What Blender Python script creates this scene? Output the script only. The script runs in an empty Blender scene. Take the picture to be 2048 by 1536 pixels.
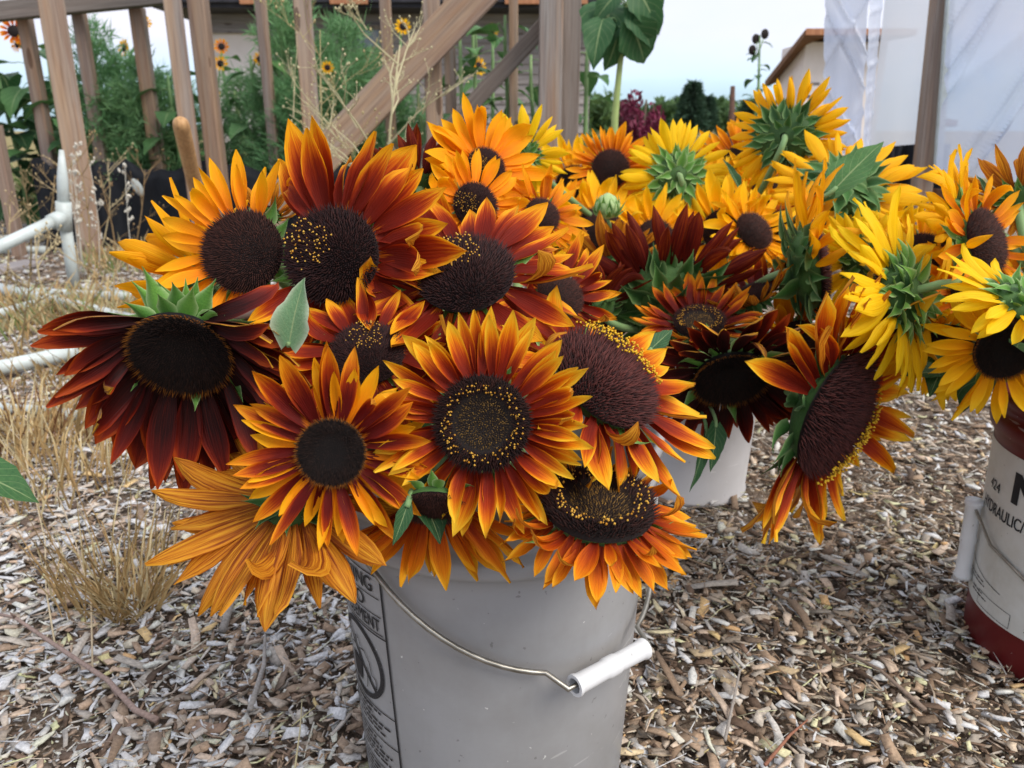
import bpy, bmesh, math, random
import numpy as np
from mathutils import Vector, Matrix

random.seed(7); rng = np.random.default_rng(7)
S = bpy.context.scene; COL = S.collection
R = math.radians

# ------------------------------------------------------------------ camera, world, sun, exposure
CAM_H, PITCH, FPX = 0.69, R(18.1), 1550.0          # focal length in pixels of the 2048-wide photograph
cam_d = bpy.data.cameras.new('camera'); cam = bpy.data.objects.new('camera', cam_d); COL.objects.link(cam)
cam.location = (0, 0, CAM_H); cam.rotation_euler = (math.pi / 2 - PITCH, 0, 0)
cam_d.sensor_width = 36; cam_d.lens = FPX / 2048 * 36
cam_d.clip_start = 0.02; cam_d.clip_end = 3000
cam_d.dof.use_dof = True; cam_d.dof.focus_distance = 0.66; cam_d.dof.aperture_fstop = 11
S.camera = cam
S.view_settings.view_transform = 'Standard'; S.view_settings.look = 'None'
S.view_settings.exposure = 1.42; S.view_settings.gamma = 1
S.cycles.use_denoising = True
S.cycles.max_bounces = 8; S.cycles.diffuse_bounces = 3; S.cycles.glossy_bounces = 3
S.cycles.transmission_bounces = 5; S.cycles.transparent_max_bounces = 10
S.cycles.caustics_reflective = False; S.cycles.caustics_refractive = False

SUN_AZ, SUN_EL = R(125), R(48)                     # azimuth from +Y clockwise (towards +X)
sl = bpy.data.lights.new('sun', 'SUN'); sun = bpy.data.objects.new('sun', sl); COL.objects.link(sun)
sl.energy = 1.25; sl.angle = R(34); sl.color = (1.0, 0.93, 0.84)
sd = Vector((math.sin(SUN_AZ) * math.cos(SUN_EL), math.cos(SUN_AZ) * math.cos(SUN_EL), math.sin(SUN_EL)))
sun.rotation_euler = sd.to_track_quat('Z', 'Y').to_euler(); sun.location = sd * 20

def hx(s, a=1.0):
    s = s.lstrip('#'); c = [int(s[i:i + 2], 16) / 255 for i in (0, 2, 4)]
    return tuple(x / 12.92 if x <= .04045 else ((x + .055) / 1.055) ** 2.4 for x in c) + (a,)

W = bpy.data.worlds.new('World'); S.world = W; W.use_nodes = True

class NT:
    def __init__(s, tree): s.t = tree; tree.nodes.clear()
    def n(s, typ, ins=None, **props):
        nd = s.t.nodes.new(typ)
        for k, v in props.items(): setattr(nd, k, v)
        for k, v in (ins or {}).items():
            sock = nd.inputs[k]
            if isinstance(v, bpy.types.NodeSocket): s.t.links.new(v, sock)
            else: sock.default_value = v
        return nd
    def math(s, op, a, b=0.0, c=0.0, clamp=False):
        return s.n('ShaderNodeMath', {0: a, 1: b, 2: c}, operation=op, use_clamp=clamp).outputs[0]
    def mix(s, f, a, b, blend='MIX'):
        nd = s.n('ShaderNodeMix', data_type='RGBA', blend_type=blend)
        for i, v in ((0, f), (6, a), (7, b)):
            if isinstance(v, bpy.types.NodeSocket): s.t.links.new(v, nd.inputs[i])
            else: nd.inputs[i].default_value = v
        return nd.outputs[2]
    def ramp(s, f, stops, interp='LINEAR'):
        nd = s.n('ShaderNodeValToRGB', {0: f}); cr = nd.color_ramp; cr.interpolation = interp
        while len(cr.elements) < len(stops): cr.elements.new(0.5)
        for e, (p, c) in zip(cr.elements, stops):
            e.position = p; e.color = hx(c) if isinstance(c, str) else (c if len(c) == 4 else tuple(c) + (1,))
        return nd.outputs[0]
    def noise(s, vec, scale, detail=3, rough=.55, dist=0.0):
        return s.n('ShaderNodeTexNoise', {'Vector': vec, 'Scale': scale, 'Detail': detail, 'Roughness': rough, 'Distortion': dist}).outputs[0]
    def scale(s, vec, v, add=None):
        return s.n('ShaderNodeMapping', {'Vector': vec, 'Scale': v}).outputs[0]
    def bump(s, h, strength=.3, dist=.002):
        return s.n('ShaderNodeBump', {'Height': h, 'Strength': strength, 'Distance': dist}).outputs[0]

w = NT(W.node_tree)
sky = w.n('ShaderNodeTexSky', sky_type='NISHITA', sun_disc=False, sun_elevation=SUN_EL, sun_rotation=SUN_AZ,
          air_density=1.0, dust_density=2.0, ozone_density=1.5)
tc = w.n('ShaderNodeTexCoord').outputs['Generated']
sep = w.n('ShaderNodeSeparateXYZ', {0: tc})
el = sep.outputs[2]
cl = w.noise(w.scale(tc, (1.2, 1.2, 5.0)), 1.6, 5, .55, .4)
band = w.n('ShaderNodeMapRange', {0: w.math('ADD', el, w.math('MULTIPLY', w.math('SUBTRACT', cl, .5), .07)), 1: .035, 2: .105, 3: 0.0, 4: 1.0}).outputs[0]
cov = w.n('ShaderNodeMapRange', {0: cl, 1: .28, 2: .62, 3: .62, 4: .96}).outputs[0]
fac = w.math('MULTIPLY', band, cov)
fac = w.math('ADD', fac, .72, clamp=True)
skyc = w.n('ShaderNodeVectorMath', {0: sky.outputs[0], 'Scale': .095}, operation='SCALE').outputs[0]
cloudc = w.mix(cl, hx('#c4d6ee'), hx('#eee8ee'))
cloudlow = w.mix(band, hx('#c6e4f6'), cloudc)
bgc = w.mix(fac, skyc, cloudlow)
bg = w.n('ShaderNodeBackground', {0: bgc, 1: 0.50})
w.n('ShaderNodeOutputWorld', {0: bg.outputs[0]})

# ------------------------------------------------------------------ geometry helpers
CM = Matrix.Rotation(math.pi / 2 - PITCH, 3, 'X')   # camera axes to world
CAMP = Vector((0, 0, CAM_H))
def ray(px, py): return CM @ Vector(((px - 1024) / FPX, (768 - py) / FPX, -1))
def at(px, py, depth): return CAMP + ray(px, py) * depth
def atY(px, py, Y): r = ray(px, py); return CAMP + r * (Y / r.y)
def gnd(px, py, z=0.0): r = ray(px, py); return CAMP + r * ((z - CAM_H) / r.z)
def cdir(x, y, z): return (CM @ Vector((x, y, z))).normalized()

def tag(o, label=None, cat=None, group=None, kind=None):
    if label: o['label'] = label
    if cat: o['category'] = cat
    if group: o['group'] = group
    if kind: o['kind'] = kind
    return o
def link(o, parent=None):
    COL.objects.link(o)
    if parent is not None: o.parent = parent
    return o
def empty(name, loc, label=None, cat=None, group=None):
    o = bpy.data.objects.new(name, None); o.empty_display_size = .05; o.location = loc
    return tag(link(o), label, cat, group)
def mesh(name, verts, faces, mat=None, smooth=True, uv=None, col=None):
    m = bpy.data.meshes.new(name)
    m.from_pydata([tuple(v) for v in verts], [], faces)
    fin(m, mat, smooth, uv, col); return m
def fin(m, mat, smooth=True, uv=None, col=None):
    if mat is not None:
        for mm in (mat if isinstance(mat, (list, tuple)) else [mat]): m.materials.append(mm)
    if smooth: m.polygons.foreach_set('use_smooth', np.ones(len(m.polygons), dtype=bool))
    if uv is not None:
        l = m.uv_layers.new(name='UVMap'); idx = np.zeros(len(m.loops), dtype=np.int32)
        m.loops.foreach_get('vertex_index', idx); l.data.foreach_set('uv', np.asarray(uv, dtype=np.float32)[idx].ravel())
    if col is not None:
        a = m.color_attributes.new('col', 'FLOAT_COLOR', 'POINT'); c = np.ones((len(m.vertices), 4), dtype=np.float32)
        c[:, :3] = np.asarray(col)[:, :3]; a.data.foreach_set('color', c.ravel())
    m.update()
def obj(name, m, parent=None, mx=None, kind=None):
    o = bpy.data.objects.new(name, m); link(o, parent)
    if mx is not None: o.matrix_local = mx
    if kind: o['kind'] = kind
    return o
def npmesh(name, V, F, mat, smooth=False, col=None):
    """V (n,3), F (m,k) constant k"""
    m = bpy.data.meshes.new(name); V = np.asarray(V, dtype=np.float32); F = np.asarray(F, dtype=np.int32); k = F.shape[1]
    m.vertices.add(len(V)); m.vertices.foreach_set('co', V.ravel())
    m.loops.add(F.size); m.loops.foreach_set('vertex_index', F.ravel())
    m.polygons.add(len(F)); m.polygons.foreach_set('loop_start', np.arange(len(F), dtype=np.int32) * k)
    m.polygons.foreach_set('loop_total', np.full(len(F), k, dtype=np.int32))
    m.update(calc_edges=True); fin(m, mat, smooth, None, col); return m

class MB:
    def __init__(s): s.v = []; s.f = []; s.uv = []
    def add(s, v, f, uv=None):
        b = len(s.v); s.v += [Vector(x) for x in v]; s.f += [tuple(i + b for i in q) for q in f]
        s.uv += list(uv) if uv else [(0, 0)] * len(v)
    def tube(s, path, rad, n=8, caps=True):
        path = [Vector(p) for p in path]
        if not hasattr(rad, '__len__'): rad = [rad] * len(path)
        v = []; f = []; uv = []; ref = None; L = 0
        for i, p in enumerate(path):
            t = (path[min(i + 1, len(path) - 1)] - path[max(i - 1, 0)]).normalized()
            if ref is None: ref = t.orthogonal().normalized()
            ref = (ref - t * ref.dot(t)).normalized() if (ref - t * ref.dot(t)).length > 1e-6 else t.orthogonal().normalized()
            bi = t.cross(ref)
            if i: L += (p - path[i - 1]).length
            for k in range(n):
                a = 2 * math.pi * k / n
                v.append(p + (ref * math.cos(a) + bi * math.sin(a)) * rad[i]); uv.append((k / n, L))
        for i in range(len(path) - 1):
            for k in range(n):
                f.append((i * n + k, i * n + (k + 1) % n, (i + 1) * n + (k + 1) % n, (i + 1) * n + k))
        if caps:
            f.append(tuple(range(n))[::-1]); f.append(tuple((len(path) - 1) * n + k for k in range(n)))
        s.add(v, f, uv)
    def lathe(s, prof, n=48, mx=None):
        v = []; f = []
        for (r, z) in prof:
            for k in range(n):
                a = 2 * math.pi * k / n; p = Vector((r * math.cos(a), r * math.sin(a), z)); v.append(mx @ p if mx else p)
        for i in range(len(prof) - 1):
            for k in range(n): f.append((i * n + k, i * n + (k + 1) % n, (i + 1) * n + (k + 1) % n, (i + 1) * n + k))
        s.add(v, f)
    def box(s, a, b, ch=0.0):
        x0, y0, z0 = a; x1, y1, z1 = b
        if ch <= 0:
            v = [(x, y, z) for z in (z0, z1) for y in (y0, y1) for x in (x0, x1)]
            s.add(v, [(0, 2, 3, 1), (4, 5, 7, 6), (0, 1, 5, 4), (2, 6, 7, 3), (0, 4, 6, 2), (1, 3, 7, 5)])
        else:   # chamfered long edges along z
            pr = [(x0 + ch, y0), (x1 - ch, y0), (x1, y0 + ch), (x1, y1 - ch), (x1 - ch, y1), (x0 + ch, y1), (x0, y1 - ch), (x0, y0 + ch)]
            v = [(x, y, z0) for x, y in pr] + [(x, y, z1) for x, y in pr]
            f = [(k, (k + 1) % 8, 8 + (k + 1) % 8, 8 + k) for k in range(8)] + [tuple(range(8))[::-1], tuple(range(8, 16))]
            s.add(v, f)
    def local(s, M): Mi = M.inverted(); s.v = [Mi @ v for v in s.v]; return s
    def mesh(s, name, mat, smooth=True): return mesh(name, s.v, s.f, mat, smooth, s.uv)
    def obj(s, name, mat, parent=None, smooth=True, mx=None, kind=None): return obj(name, s.mesh(name, mat, smooth), parent, mx, kind)

def basis(loc, y, z):
    """matrix with local Y along y and local Z close to z"""
    y = Vector(y).normalized(); z = Vector(z); z = (z - y * z.dot(y))
    z = z.normalized() if z.length > 1e-5 else y.orthogonal().normalized()
    x = y.cross(z); m = Matrix.Identity(4)
    for i in range(3): m[i][0], m[i][1], m[i][2], m[i][3] = x[i], y[i], z[i], loc[i]
    return m
def bez(p0, p1, p2, p3, n=12):
    out = []
    for i in range(n + 1):
        t = i / n; u = 1 - t
        out.append(p0 * u ** 3 + p1 * 3 * u * u * t + p2 * 3 * u * t * t + p3 * t ** 3)
    return out

# ------------------------------------------------------------------ materials
def newmat(name):
    m = bpy.data.materials.new(name); m.use_nodes = True; return m, NT(m.node_tree)
def out(t, sh, disp=None):
    t.n('ShaderNodeOutputMaterial', {0: sh})
def prin(t, col, rough=.6, normal=None, **kw):
    ins = {'Base Color': col, 'Roughness': rough}
    if normal is not None: ins['Normal'] = normal
    ins.update({k.replace('_', ' '): v for k, v in kw.items()})
    return t.n('ShaderNodeBsdfPrincipled', ins).outputs[0]

def petal_mat(name, front, back, streak=.6, trans=.36, edge=.34, dk=3.2, streakc='#5a1206'):
    m, t = newmat(name)
    uv = t.n('ShaderNodeUVMap', uv_map='UVMap').outputs[0]
    rnd = t.n('ShaderNodeObjectInfo').outputs['Random']
    sp = t.n('ShaderNodeSeparateXYZ', {0: uv}); u, v = sp.outputs[0], sp.outputs[1]
    off = t.math('MULTIPLY', rnd, 61.7)
    vec = t.n('ShaderNodeCombineXYZ', {0: t.math('MULTIPLY', u, 11.0), 1: t.math('MULTIPLY', v, 1.5), 2: off}).outputs[0]
    vec2 = t.n('ShaderNodeCombineXYZ', {0: t.math('MULTIPLY', u, 34.0), 1: t.math('MULTIPLY', v, 3.0), 2: off}).outputs[0]
    n1 = t.noise(vec, 1.0, 3, .6); n2 = t.noise(vec2, 1.0, 2, .6)
    e = t.math('ABSOLUTE', t.math('SUBTRACT', u, .5)); e = t.math('MULTIPLY', t.math('POWER', t.math('MULTIPLY', e, 2.0), 3.0), edge)
    f = t.math('ADD', v, t.math('MULTIPLY', t.math('SUBTRACT', n1, .5), streak))
    f = t.math('ADD', f, t.math('MULTIPLY', t.math('SUBTRACT', n2, .5), streak * .5))
    f = t.math('ADD', f, e)
    f = t.math('ADD', f, t.math('MULTIPLY', t.math('SUBTRACT', rnd, .5), .18), clamp=True)
    cf = t.ramp(f, front)
    ln_ = t.math('MULTIPLY', t.math('SUBTRACT', n2, .5, clamp=True), dk, clamp=True)
    ln_ = t.math('MULTIPLY', ln_, t.math('SUBTRACT', 1.15, v, clamp=True))
    cf = t.mix(ln_, cf, hx(streakc))
    g = t.math('ADD', t.math('MULTIPLY', n1, .88), t.math('MULTIPLY', n2, .2)); g = t.math('ADD', g, t.math('MULTIPLY', t.math('SUBTRACT', v, .5), .15), clamp=True)
    cb = t.ramp(g, back)
    c = t.mix(t.n('ShaderNodeNewGeometry').outputs['Backfacing'], cf, cb)
    vein = t.math('SINE', t.math('MULTIPLY', u, 70.0))
    bp = t.bump(t.math('ADD', t.math('MULTIPLY', vein, .35), n2), .28, .0012)
    p = prin(t, c, .62, bp, Specular_IOR_Level=.22)
    tr = t.n('ShaderNodeBsdfTranslucent', {0: c, 1: bp}).outputs[0]
    out(t, t.n('ShaderNodeMixShader', {0: trans, 1: p, 2: tr}).outputs[0]); return m

BK_RUST = [(.32, '#5e2412'), (.46, '#9a5014'), (.58, '#cc8220'), (.74, '#e8aa30')]
BK_GOLD = [(.30, '#d98a08'), (.55, '#f0a808'), (.8, '#fabe14')]
PM = {
 'rust': petal_mat('petal rust', [(0, '#d06a12'), (.07, '#741907'), (.45, '#7e1c08'), (.66, '#a83509'), (.80, '#e0700c'), (.94, '#ffb41c')], BK_RUST, .55),
 'orange': petal_mat('petal orange', [(0, '#701505'), (.3, '#861e05'), (.52, '#b03a07'), (.68, '#e07008'), (.82, '#fba410'), (1, '#ffcc30')], BK_RUST, .5),
 'amber': petal_mat('petal amber', [(0, '#7c1c06'), (.22, '#a83806'), (.5, '#d06008'), (.8, '#ee8a0a'), (1, '#ffb824')], BK_RUST, .5),
 'dark': petal_mat('petal maroon', [(0, '#160305'), (.45, '#280506'), (.72, '#520d07'), (.9, '#82230a'), (1, '#a8420f')], [(.3, '#3a1018'), (.5, '#6a3424'), (.7, '#d89c1c'), (.85, '#f4be18')], .35, .16),
 'maroon': petal_mat('petal maroon orange', [(0, '#d07010'), (.06, '#5e0e08'), (.42, '#66110a'), (.66, '#a43609'), (.86, '#e67e0e'), (1, '#f5a01a')], BK_RUST, .5),
 'wine': petal_mat('petal wine', [(0, '#5c0f08'), (.5, '#6d1408'), (.8, '#a8380a'), (1, '#ec8c18')], [(.3, '#3d0a0a'), (.55, '#64160c'), (.8, '#a0480f')], .4),
 'gold': petal_mat('petal gold', [(0, '#e8760a'), (.3, '#fa940a'), (.65, '#ffa80a'), (1, '#ffbc16')], BK_GOLD, .45, dk=1.6, streakc='#d05a06'),
 'yellow': petal_mat('petal yellow', [(0, '#f39a02'), (.35, '#ffb602'), (.7, '#ffc408'), (1, '#ffd024')], [(.3, '#ecaa04'), (.55, '#fabe08'), (.8, '#ffce1c')], .4, dk=1.2, streakc='#e08a04'),
 'lemon': petal_mat('petal lemon', [(0, '#f2b404'), (.4, '#ffcc06'), (1, '#ffdc28')], [(.3, '#eab804'), (.55, '#f8cc0a'), (.8, '#ffdc28')], .35, dk=1.0, streakc='#e09c04'),
 'honey': petal_mat('petal honey', [(0, '#b04c06'), (.3, '#d87208'), (.6, '#f09408'), (1, '#ffb818')], BK_GOLD, .45, dk=2.2, streakc='#b04c06'),
}

def green_mat(name, dark, light, veins=True, trans=.22, rough=.55, edge=None):
    m, t = newmat(name)
    uv = t.n('ShaderNodeUVMap', uv_map='UVMap').outputs[0]; rnd = t.n('ShaderNodeObjectInfo').outputs['Random']
    oc = t.n('ShaderNodeTexCoord').outputs['Object']
    n1 = t.noise(oc, 26.0, 4, .6)
    f = t.math('ADD', t.math('MULTIPLY', n1, .8), t.math('MULTIPLY', t.math('SUBTRACT', rnd, .3), .5), clamp=True)
    c = t.mix(f, hx(dark), hx(light)); h = n1
    sp = t.n('ShaderNodeSeparateXYZ', {0: uv}); a = t.math('ABSOLUTE', t.math('SUBTRACT', sp.outputs[0], .5))
    if veins:
        mid = t.math('LESS_THAN', a, .022)
        sv = t.math('FRACT', t.math('MULTIPLY', t.math('SUBTRACT', sp.outputs[1], t.math('MULTIPLY', a, .75)), 6.5))
        sv = t.math('LESS_THAN', sv, .07); vv = t.math('MAXIMUM', mid, t.math('MULTIPLY', sv, .5))
        c = t.mix(t.math('MULTIPLY', vv, .45), c, hx('#b4c48c')); h = t.math('SUBTRACT', n1, vv)
    if edge:
        c = t.mix(t.math('MULTIPLY', t.math('POWER', t.math('MULTIPLY', a, 2.0), 4.0), .95, clamp=True), c, hx(edge))
    bp = t.bump(h, .35, .002)
    p = prin(t, c, rough, bp, Specular_IOR_Level=.3, Sheen_Weight=.06, Sheen_Roughness=.5)
    tr = t.n('ShaderNodeBsdfTranslucent', {0: c}).outputs[0]
    out(t, t.n('ShaderNodeMixShader', {0: trans, 1: p, 2: tr}).outputs[0]); return m
M_LEAF = green_mat('leaf green', '#2f5a34', '#5d8a4a')
M_LEAFD = green_mat('leaf deep green', '#1f4428', '#3f6c3c')
M_BRACT = green_mat('bract green', '#3a6e2c', '#74a844', False, .18, .55, '#b4cf90')
M_BRACTD = green_mat('bract deep green', '#22451f', '#477a34', False, .12, .55, '#8fae70')
M_STEM = green_mat('stem green', '#5b8050', '#93b077', False, .05, .6)
M_STEMP = green_mat('stem purple', '#4a3a3c', '#7a6a5c', False, .03, .7)
M_FERN = green_mat('feathery green', '#4a8050', '#8fb880', False, .3, .6)
M_BUSH = green_mat('far bush green', '#33512f', '#66824a', False, .2, .7)
M_CONIF = green_mat('conifer green', '#1f3a2c', '#3f5c44', False, .1, .7)
M_BURG = green_mat('burgundy leaf', '#4a1428', '#8a3050', False, .2, .6)
M_PALE = green_mat('pale green stalk', '#8fa860', '#c2cc8c', False, .05, .6)

def col_mat(name, rough=.7, bumps=60, k=.3, trans=0.0):
    m, t = newmat(name)
    c = t.n('ShaderNodeVertexColor', layer_name='col').outputs[0]
    oc = t.n('ShaderNodeTexCoord').outputs['Object']
    n1 = t.noise(oc, bumps, 3, .6)
    c2 = t.mix(t.math('MULTIPLY', t.math('SUBTRACT', n1, .35, clamp=True), k * 2, clamp=True), c, (0, 0, 0, 1))
    p = prin(t, c2, rough, t.bump(n1, .35, .002), Specular_IOR_Level=.25)
    if trans: p = t.n('ShaderNodeMixShader', {0: trans, 1: p, 2: t.n('ShaderNodeBsdfTranslucent', {0: c}).outputs[0]}).outputs[0]
    out(t, p); return m
M_CHIP = col_mat('weathered wood chip', .8, 260, .55)
M_FLORET = col_mat('disc florets', .65, 300, .2)
M_DRY = col_mat('dry straw', .75, 60, .2, .2)

def simple(name, c1, c2=None, rough=.5, scale=20, stretch=(1, 1, 1), bump=.1, spec=.3, metal=0.0, **kw):
    m, t = newmat(name); oc = t.n('ShaderNodeTexCoord').outputs['Object']
    n1 = t.noise(t.scale(oc, stretch), scale, 4, .6)
    c = t.mix(t.math('MULTIPLY', t.math('SUBTRACT', n1, .25), 2.0, clamp=True), hx(c1), hx(c2 or c1))
    out(t, prin(t, c, rough, t.bump(n1, bump, .002), Specular_IOR_Level=spec, Metallic=metal, **kw)); return m
def plastic(name, c, dirt, rough=.38, amt=.35, trans=0.0):
    m, t = newmat(name); oc = t.n('ShaderNodeTexCoord').outputs['Object']
    n1 = t.noise(oc, 9.0, 5, .65); n2 = t.noise(t.scale(oc, (1, 1, .25)), 40.0, 3, .6); n3 = t.noise(oc, 140.0, 2, .5)
    f = t.math('MULTIPLY', t.math('SUBTRACT', n1, .42, clamp=True), amt * 4, clamp=True)
    cc = t.mix(f, hx(c), hx(dirt)); cc = t.mix(t.math('MULTIPLY', t.math('SUBTRACT', n2, .55, clamp=True), amt * 2, clamp=True), cc, hx(dirt))
    spk = t.math('GREATER_THAN', n3, .765); cc = t.mix(t.math('MULTIPLY', spk, .6), cc, hx('#f2f2ee'))
    spk2 = t.math('LESS_THAN', n3, .27); cc = t.mix(t.math('MULTIPLY', spk2, .4), cc, hx('#4a463f'))
    sc = t.noise(t.scale(oc, (14, 14, 130)), 1.0, 2, .5, 1.2); sc2 = t.noise(oc, 5.0, 2)
    scm = t.math('MULTIPLY', t.math('GREATER_THAN', sc, .69), t.math('GREATER_THAN', sc2, .5)); cc = t.mix(t.math('MULTIPLY', scm, .22), cc, hx('#efefec'))
    rg = t.math('ADD', t.math('MULTIPLY', n1, .25), rough - .1)
    p = prin(t, cc, rg, t.bump(t.math('ADD', n1, t.math('MULTIPLY', n2, .3)), .06, .004), Specular_IOR_Level=.4)
    if trans: p = t.n('ShaderNodeMixShader', {0: trans, 1: p, 2: t.n('ShaderNodeBsdfTranslucent', {0: cc}).outputs[0]}).outputs[0]
    out(t, p); return m
M_PAIL = plastic('grey pail plastic', '#a2a3a5', '#868481', .36, .42, .05)
M_WPAIL = plastic('white pail plastic', '#c0bebf', '#a6a29e', .4, .3, .08)
M_RED = plastic('maroon pail plastic', '#64181a', '#3d1010', .42, .4)
M_PVC = plastic('white pipe plastic', '#c3cdcc', '#98988a', .4, .5)
M_GRIP = plastic('white grip plastic', '#dcdee0', '#bfc0bf', .3, .3)
M_PAPER = plastic('white printed band', '#cfd0cc', '#aaa596', .4, .5)
M_INK = simple('black print', '#17181c', '#2a2b30', .5, 40)
M_WIRE = simple('steel wire', '#b9b6ad', '#7d7a72', .38, 60, metal=.9)
M_FABRIC = simple('black landscape fabric', '#14161b', '#262a31', .75, 16, (1, 1, .4), .5)
M_SOIL = simple('dark soil', '#2a211a', '#4a3a2c', .95, 30, bump=.8)

def wood(name, grey, warm, red, rough=.75, rot=(0, 0, 0)):
    m, t = newmat(name); oc = t.n('ShaderNodeTexCoord').outputs['Object']; rnd = t.n('ShaderNodeObjectInfo').outputs['Random']
    off = t.n('ShaderNodeCombineXYZ', {0: t.math('MULTIPLY', rnd, 37.0), 1: t.math('MULTIPLY', rnd, 11.0), 2: 0.0}).outputs[0]
    v0 = t.n('ShaderNodeVectorMath', {0: oc, 1: off}, operation='ADD').outputs[0]
    v0 = t.n('ShaderNodeMapping', {'Vector': v0, 'Rotation': rot}).outputs[0]
    g1 = t.noise(t.scale(v0, (30, 30, 1.2)), 1.0, 5, .65, .6); g2 = t.noise(t.scale(v0, (11, 11, .5)), 1.0, 4, .6)
    g3 = t.noise(t.scale(v0, (140, 140, 3.0)), 1.0, 2, .6)
    kn = t.n('ShaderNodeTexVoronoi', {'Vector': t.scale(v0, (9, 9, 2.2)), 'Scale': 1.0}).outputs[0]
    knot = t.math('LESS_THAN', kn, .13)
    c = t.mix(t.math('MULTIPLY', t.math('SUBTRACT', g2, .38), 3.6, clamp=True), hx(grey), hx(warm))
    c = t.mix(t.math('MULTIPLY', t.math('SUBTRACT', g1, .4, clamp=True), 2.0, clamp=True), c, hx(red))
    c = t.mix(t.math('MULTIPLY', t.math('SUBTRACT', g3, .45, clamp=True), 1.6, clamp=True), c, hx('#3a2a20'))
    c = t.mix(t.math('MULTIPLY', knot, .65), c, hx('#3a2418'))
    c = t.mix(t.math('MULTIPLY', rnd, .22), c, hx(red))
    out(t, prin(t, c, rough, t.bump(t.math('ADD', g1, g3), .4, .004), Specular_IOR_Level=.2)); return m
M_TIMBER = wood('weathered timber', '#938e8a', '#b3977a', '#84604a')
M_TIMBERG = wood('grey timber', '#7d7974', '#9a9088', '#6e5c50')
M_SIDING = wood('grey siding', '#9c9898', '#b0a8a4', '#7d7474', .75, (0, math.pi / 2, 0))
M_FASCIA = wood('fascia timber', '#b98464', '#c9946e', '#8e563a')
M_EAVE = wood('brown eave timber', '#7d5a42', '#8e6a50', '#4a3020')
M_POLE = wood('smooth pole', '#c39a6c', '#d0a878', '#a97c50', .5)
M_ROOF = simple('dark roof', '#26262c', '#3a3a42', .7, 8)
M_WWALL = simple('white wall paint', '#ebe4e4', '#ddd4d2', .7, 3)
M_GLASS = simple('window glass', '#5c6670', '#7c8690', .12, 3, spec=.6)
M_HOLE = simple('shed louver', '#8c8684', '#7a7472', .7, 6)
M_BARK = simple('bark', '#4a4038', '#6a5c4e', .9, 14, (1, 1, .2), .6)
M_RUST = simple('rusty steel', '#4a3a34', '#6a4a3a', .8, 30)

def ground_mat():
    m, t = newmat('mulch ground'); oc = t.n('ShaderNodeTexCoord').outputs['Object']
    n1 = t.noise(oc, 2.0, 4, .6); n2 = t.noise(oc, 90.0, 4, .7); n3 = t.noise(oc, 14.0, 4, .6)
    near = t.ramp(n2, [(.3, '#3c322a'), (.5, '#75675a'), (.7, '#a89a8c')])
    far = t.ramp(t.math('ADD', t.math('MULTIPLY', n1, .5), t.math('MULTIPLY', n3, .5)), [(.3, '#5c5c3c'), (.5, '#8c8058'), (.7, '#a89a70')])
    y = t.n('ShaderNodeSeparateXYZ', {0: oc}).outputs[1]
    f = t.n('ShaderNodeMapRange', {0: t.math('ADD', y, t.math('MULTIPLY', t.math('SUBTRACT', n1, .5), 2.0)), 1: 5.2, 2: 7.0}).outputs[0]
    out(t, prin(t, t.mix(f, near, far), .95, t.bump(n2, .8, .01), Specular_IOR_Level=.1)); return m
M_GROUND = ground_mat()

def sheet_mat(name, c, alpha, rough=.3):
    m, t = newmat(name); oc = t.n('ShaderNodeTexCoord').outputs['Object']
    n1 = t.noise(oc, 3.0, 4, .6)
    cc = t.mix(n1, hx(c), hx('#f1f2f6'))
    p = prin(t, cc, rough, t.bump(t.noise(oc, 12, 3), .1, .01), Specular_IOR_Level=.5)
    tr = t.n('ShaderNodeBsdfTranslucent', {0: cc}).outputs[0]
    s = t.n('ShaderNodeMixShader', {0: .45, 1: p, 2: tr}).outputs[0]
    out(t, t.n('ShaderNodeMixShader', {0: alpha, 1: s, 2: t.n('ShaderNodeBsdfTransparent').outputs[0]}).outputs[0]); return m
M_SHEET = sheet_mat('milky plastic sheet', '#c6dafc', .16)
M_PANEL = sheet_mat('pale plastic panel', '#dce8f6', .10, .2)

# ------------------------------------------------------------------ ground and wood chips
gb = MB(); gb.add([(-900, -30, 0), (900, -30, 0), (900, 1500, 0), (-900, 1500, 0)], [(0, 1, 2, 3)])
ground = gb.obj('ground', M_GROUND, smooth=False); tag(ground, kind='structure')

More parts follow.
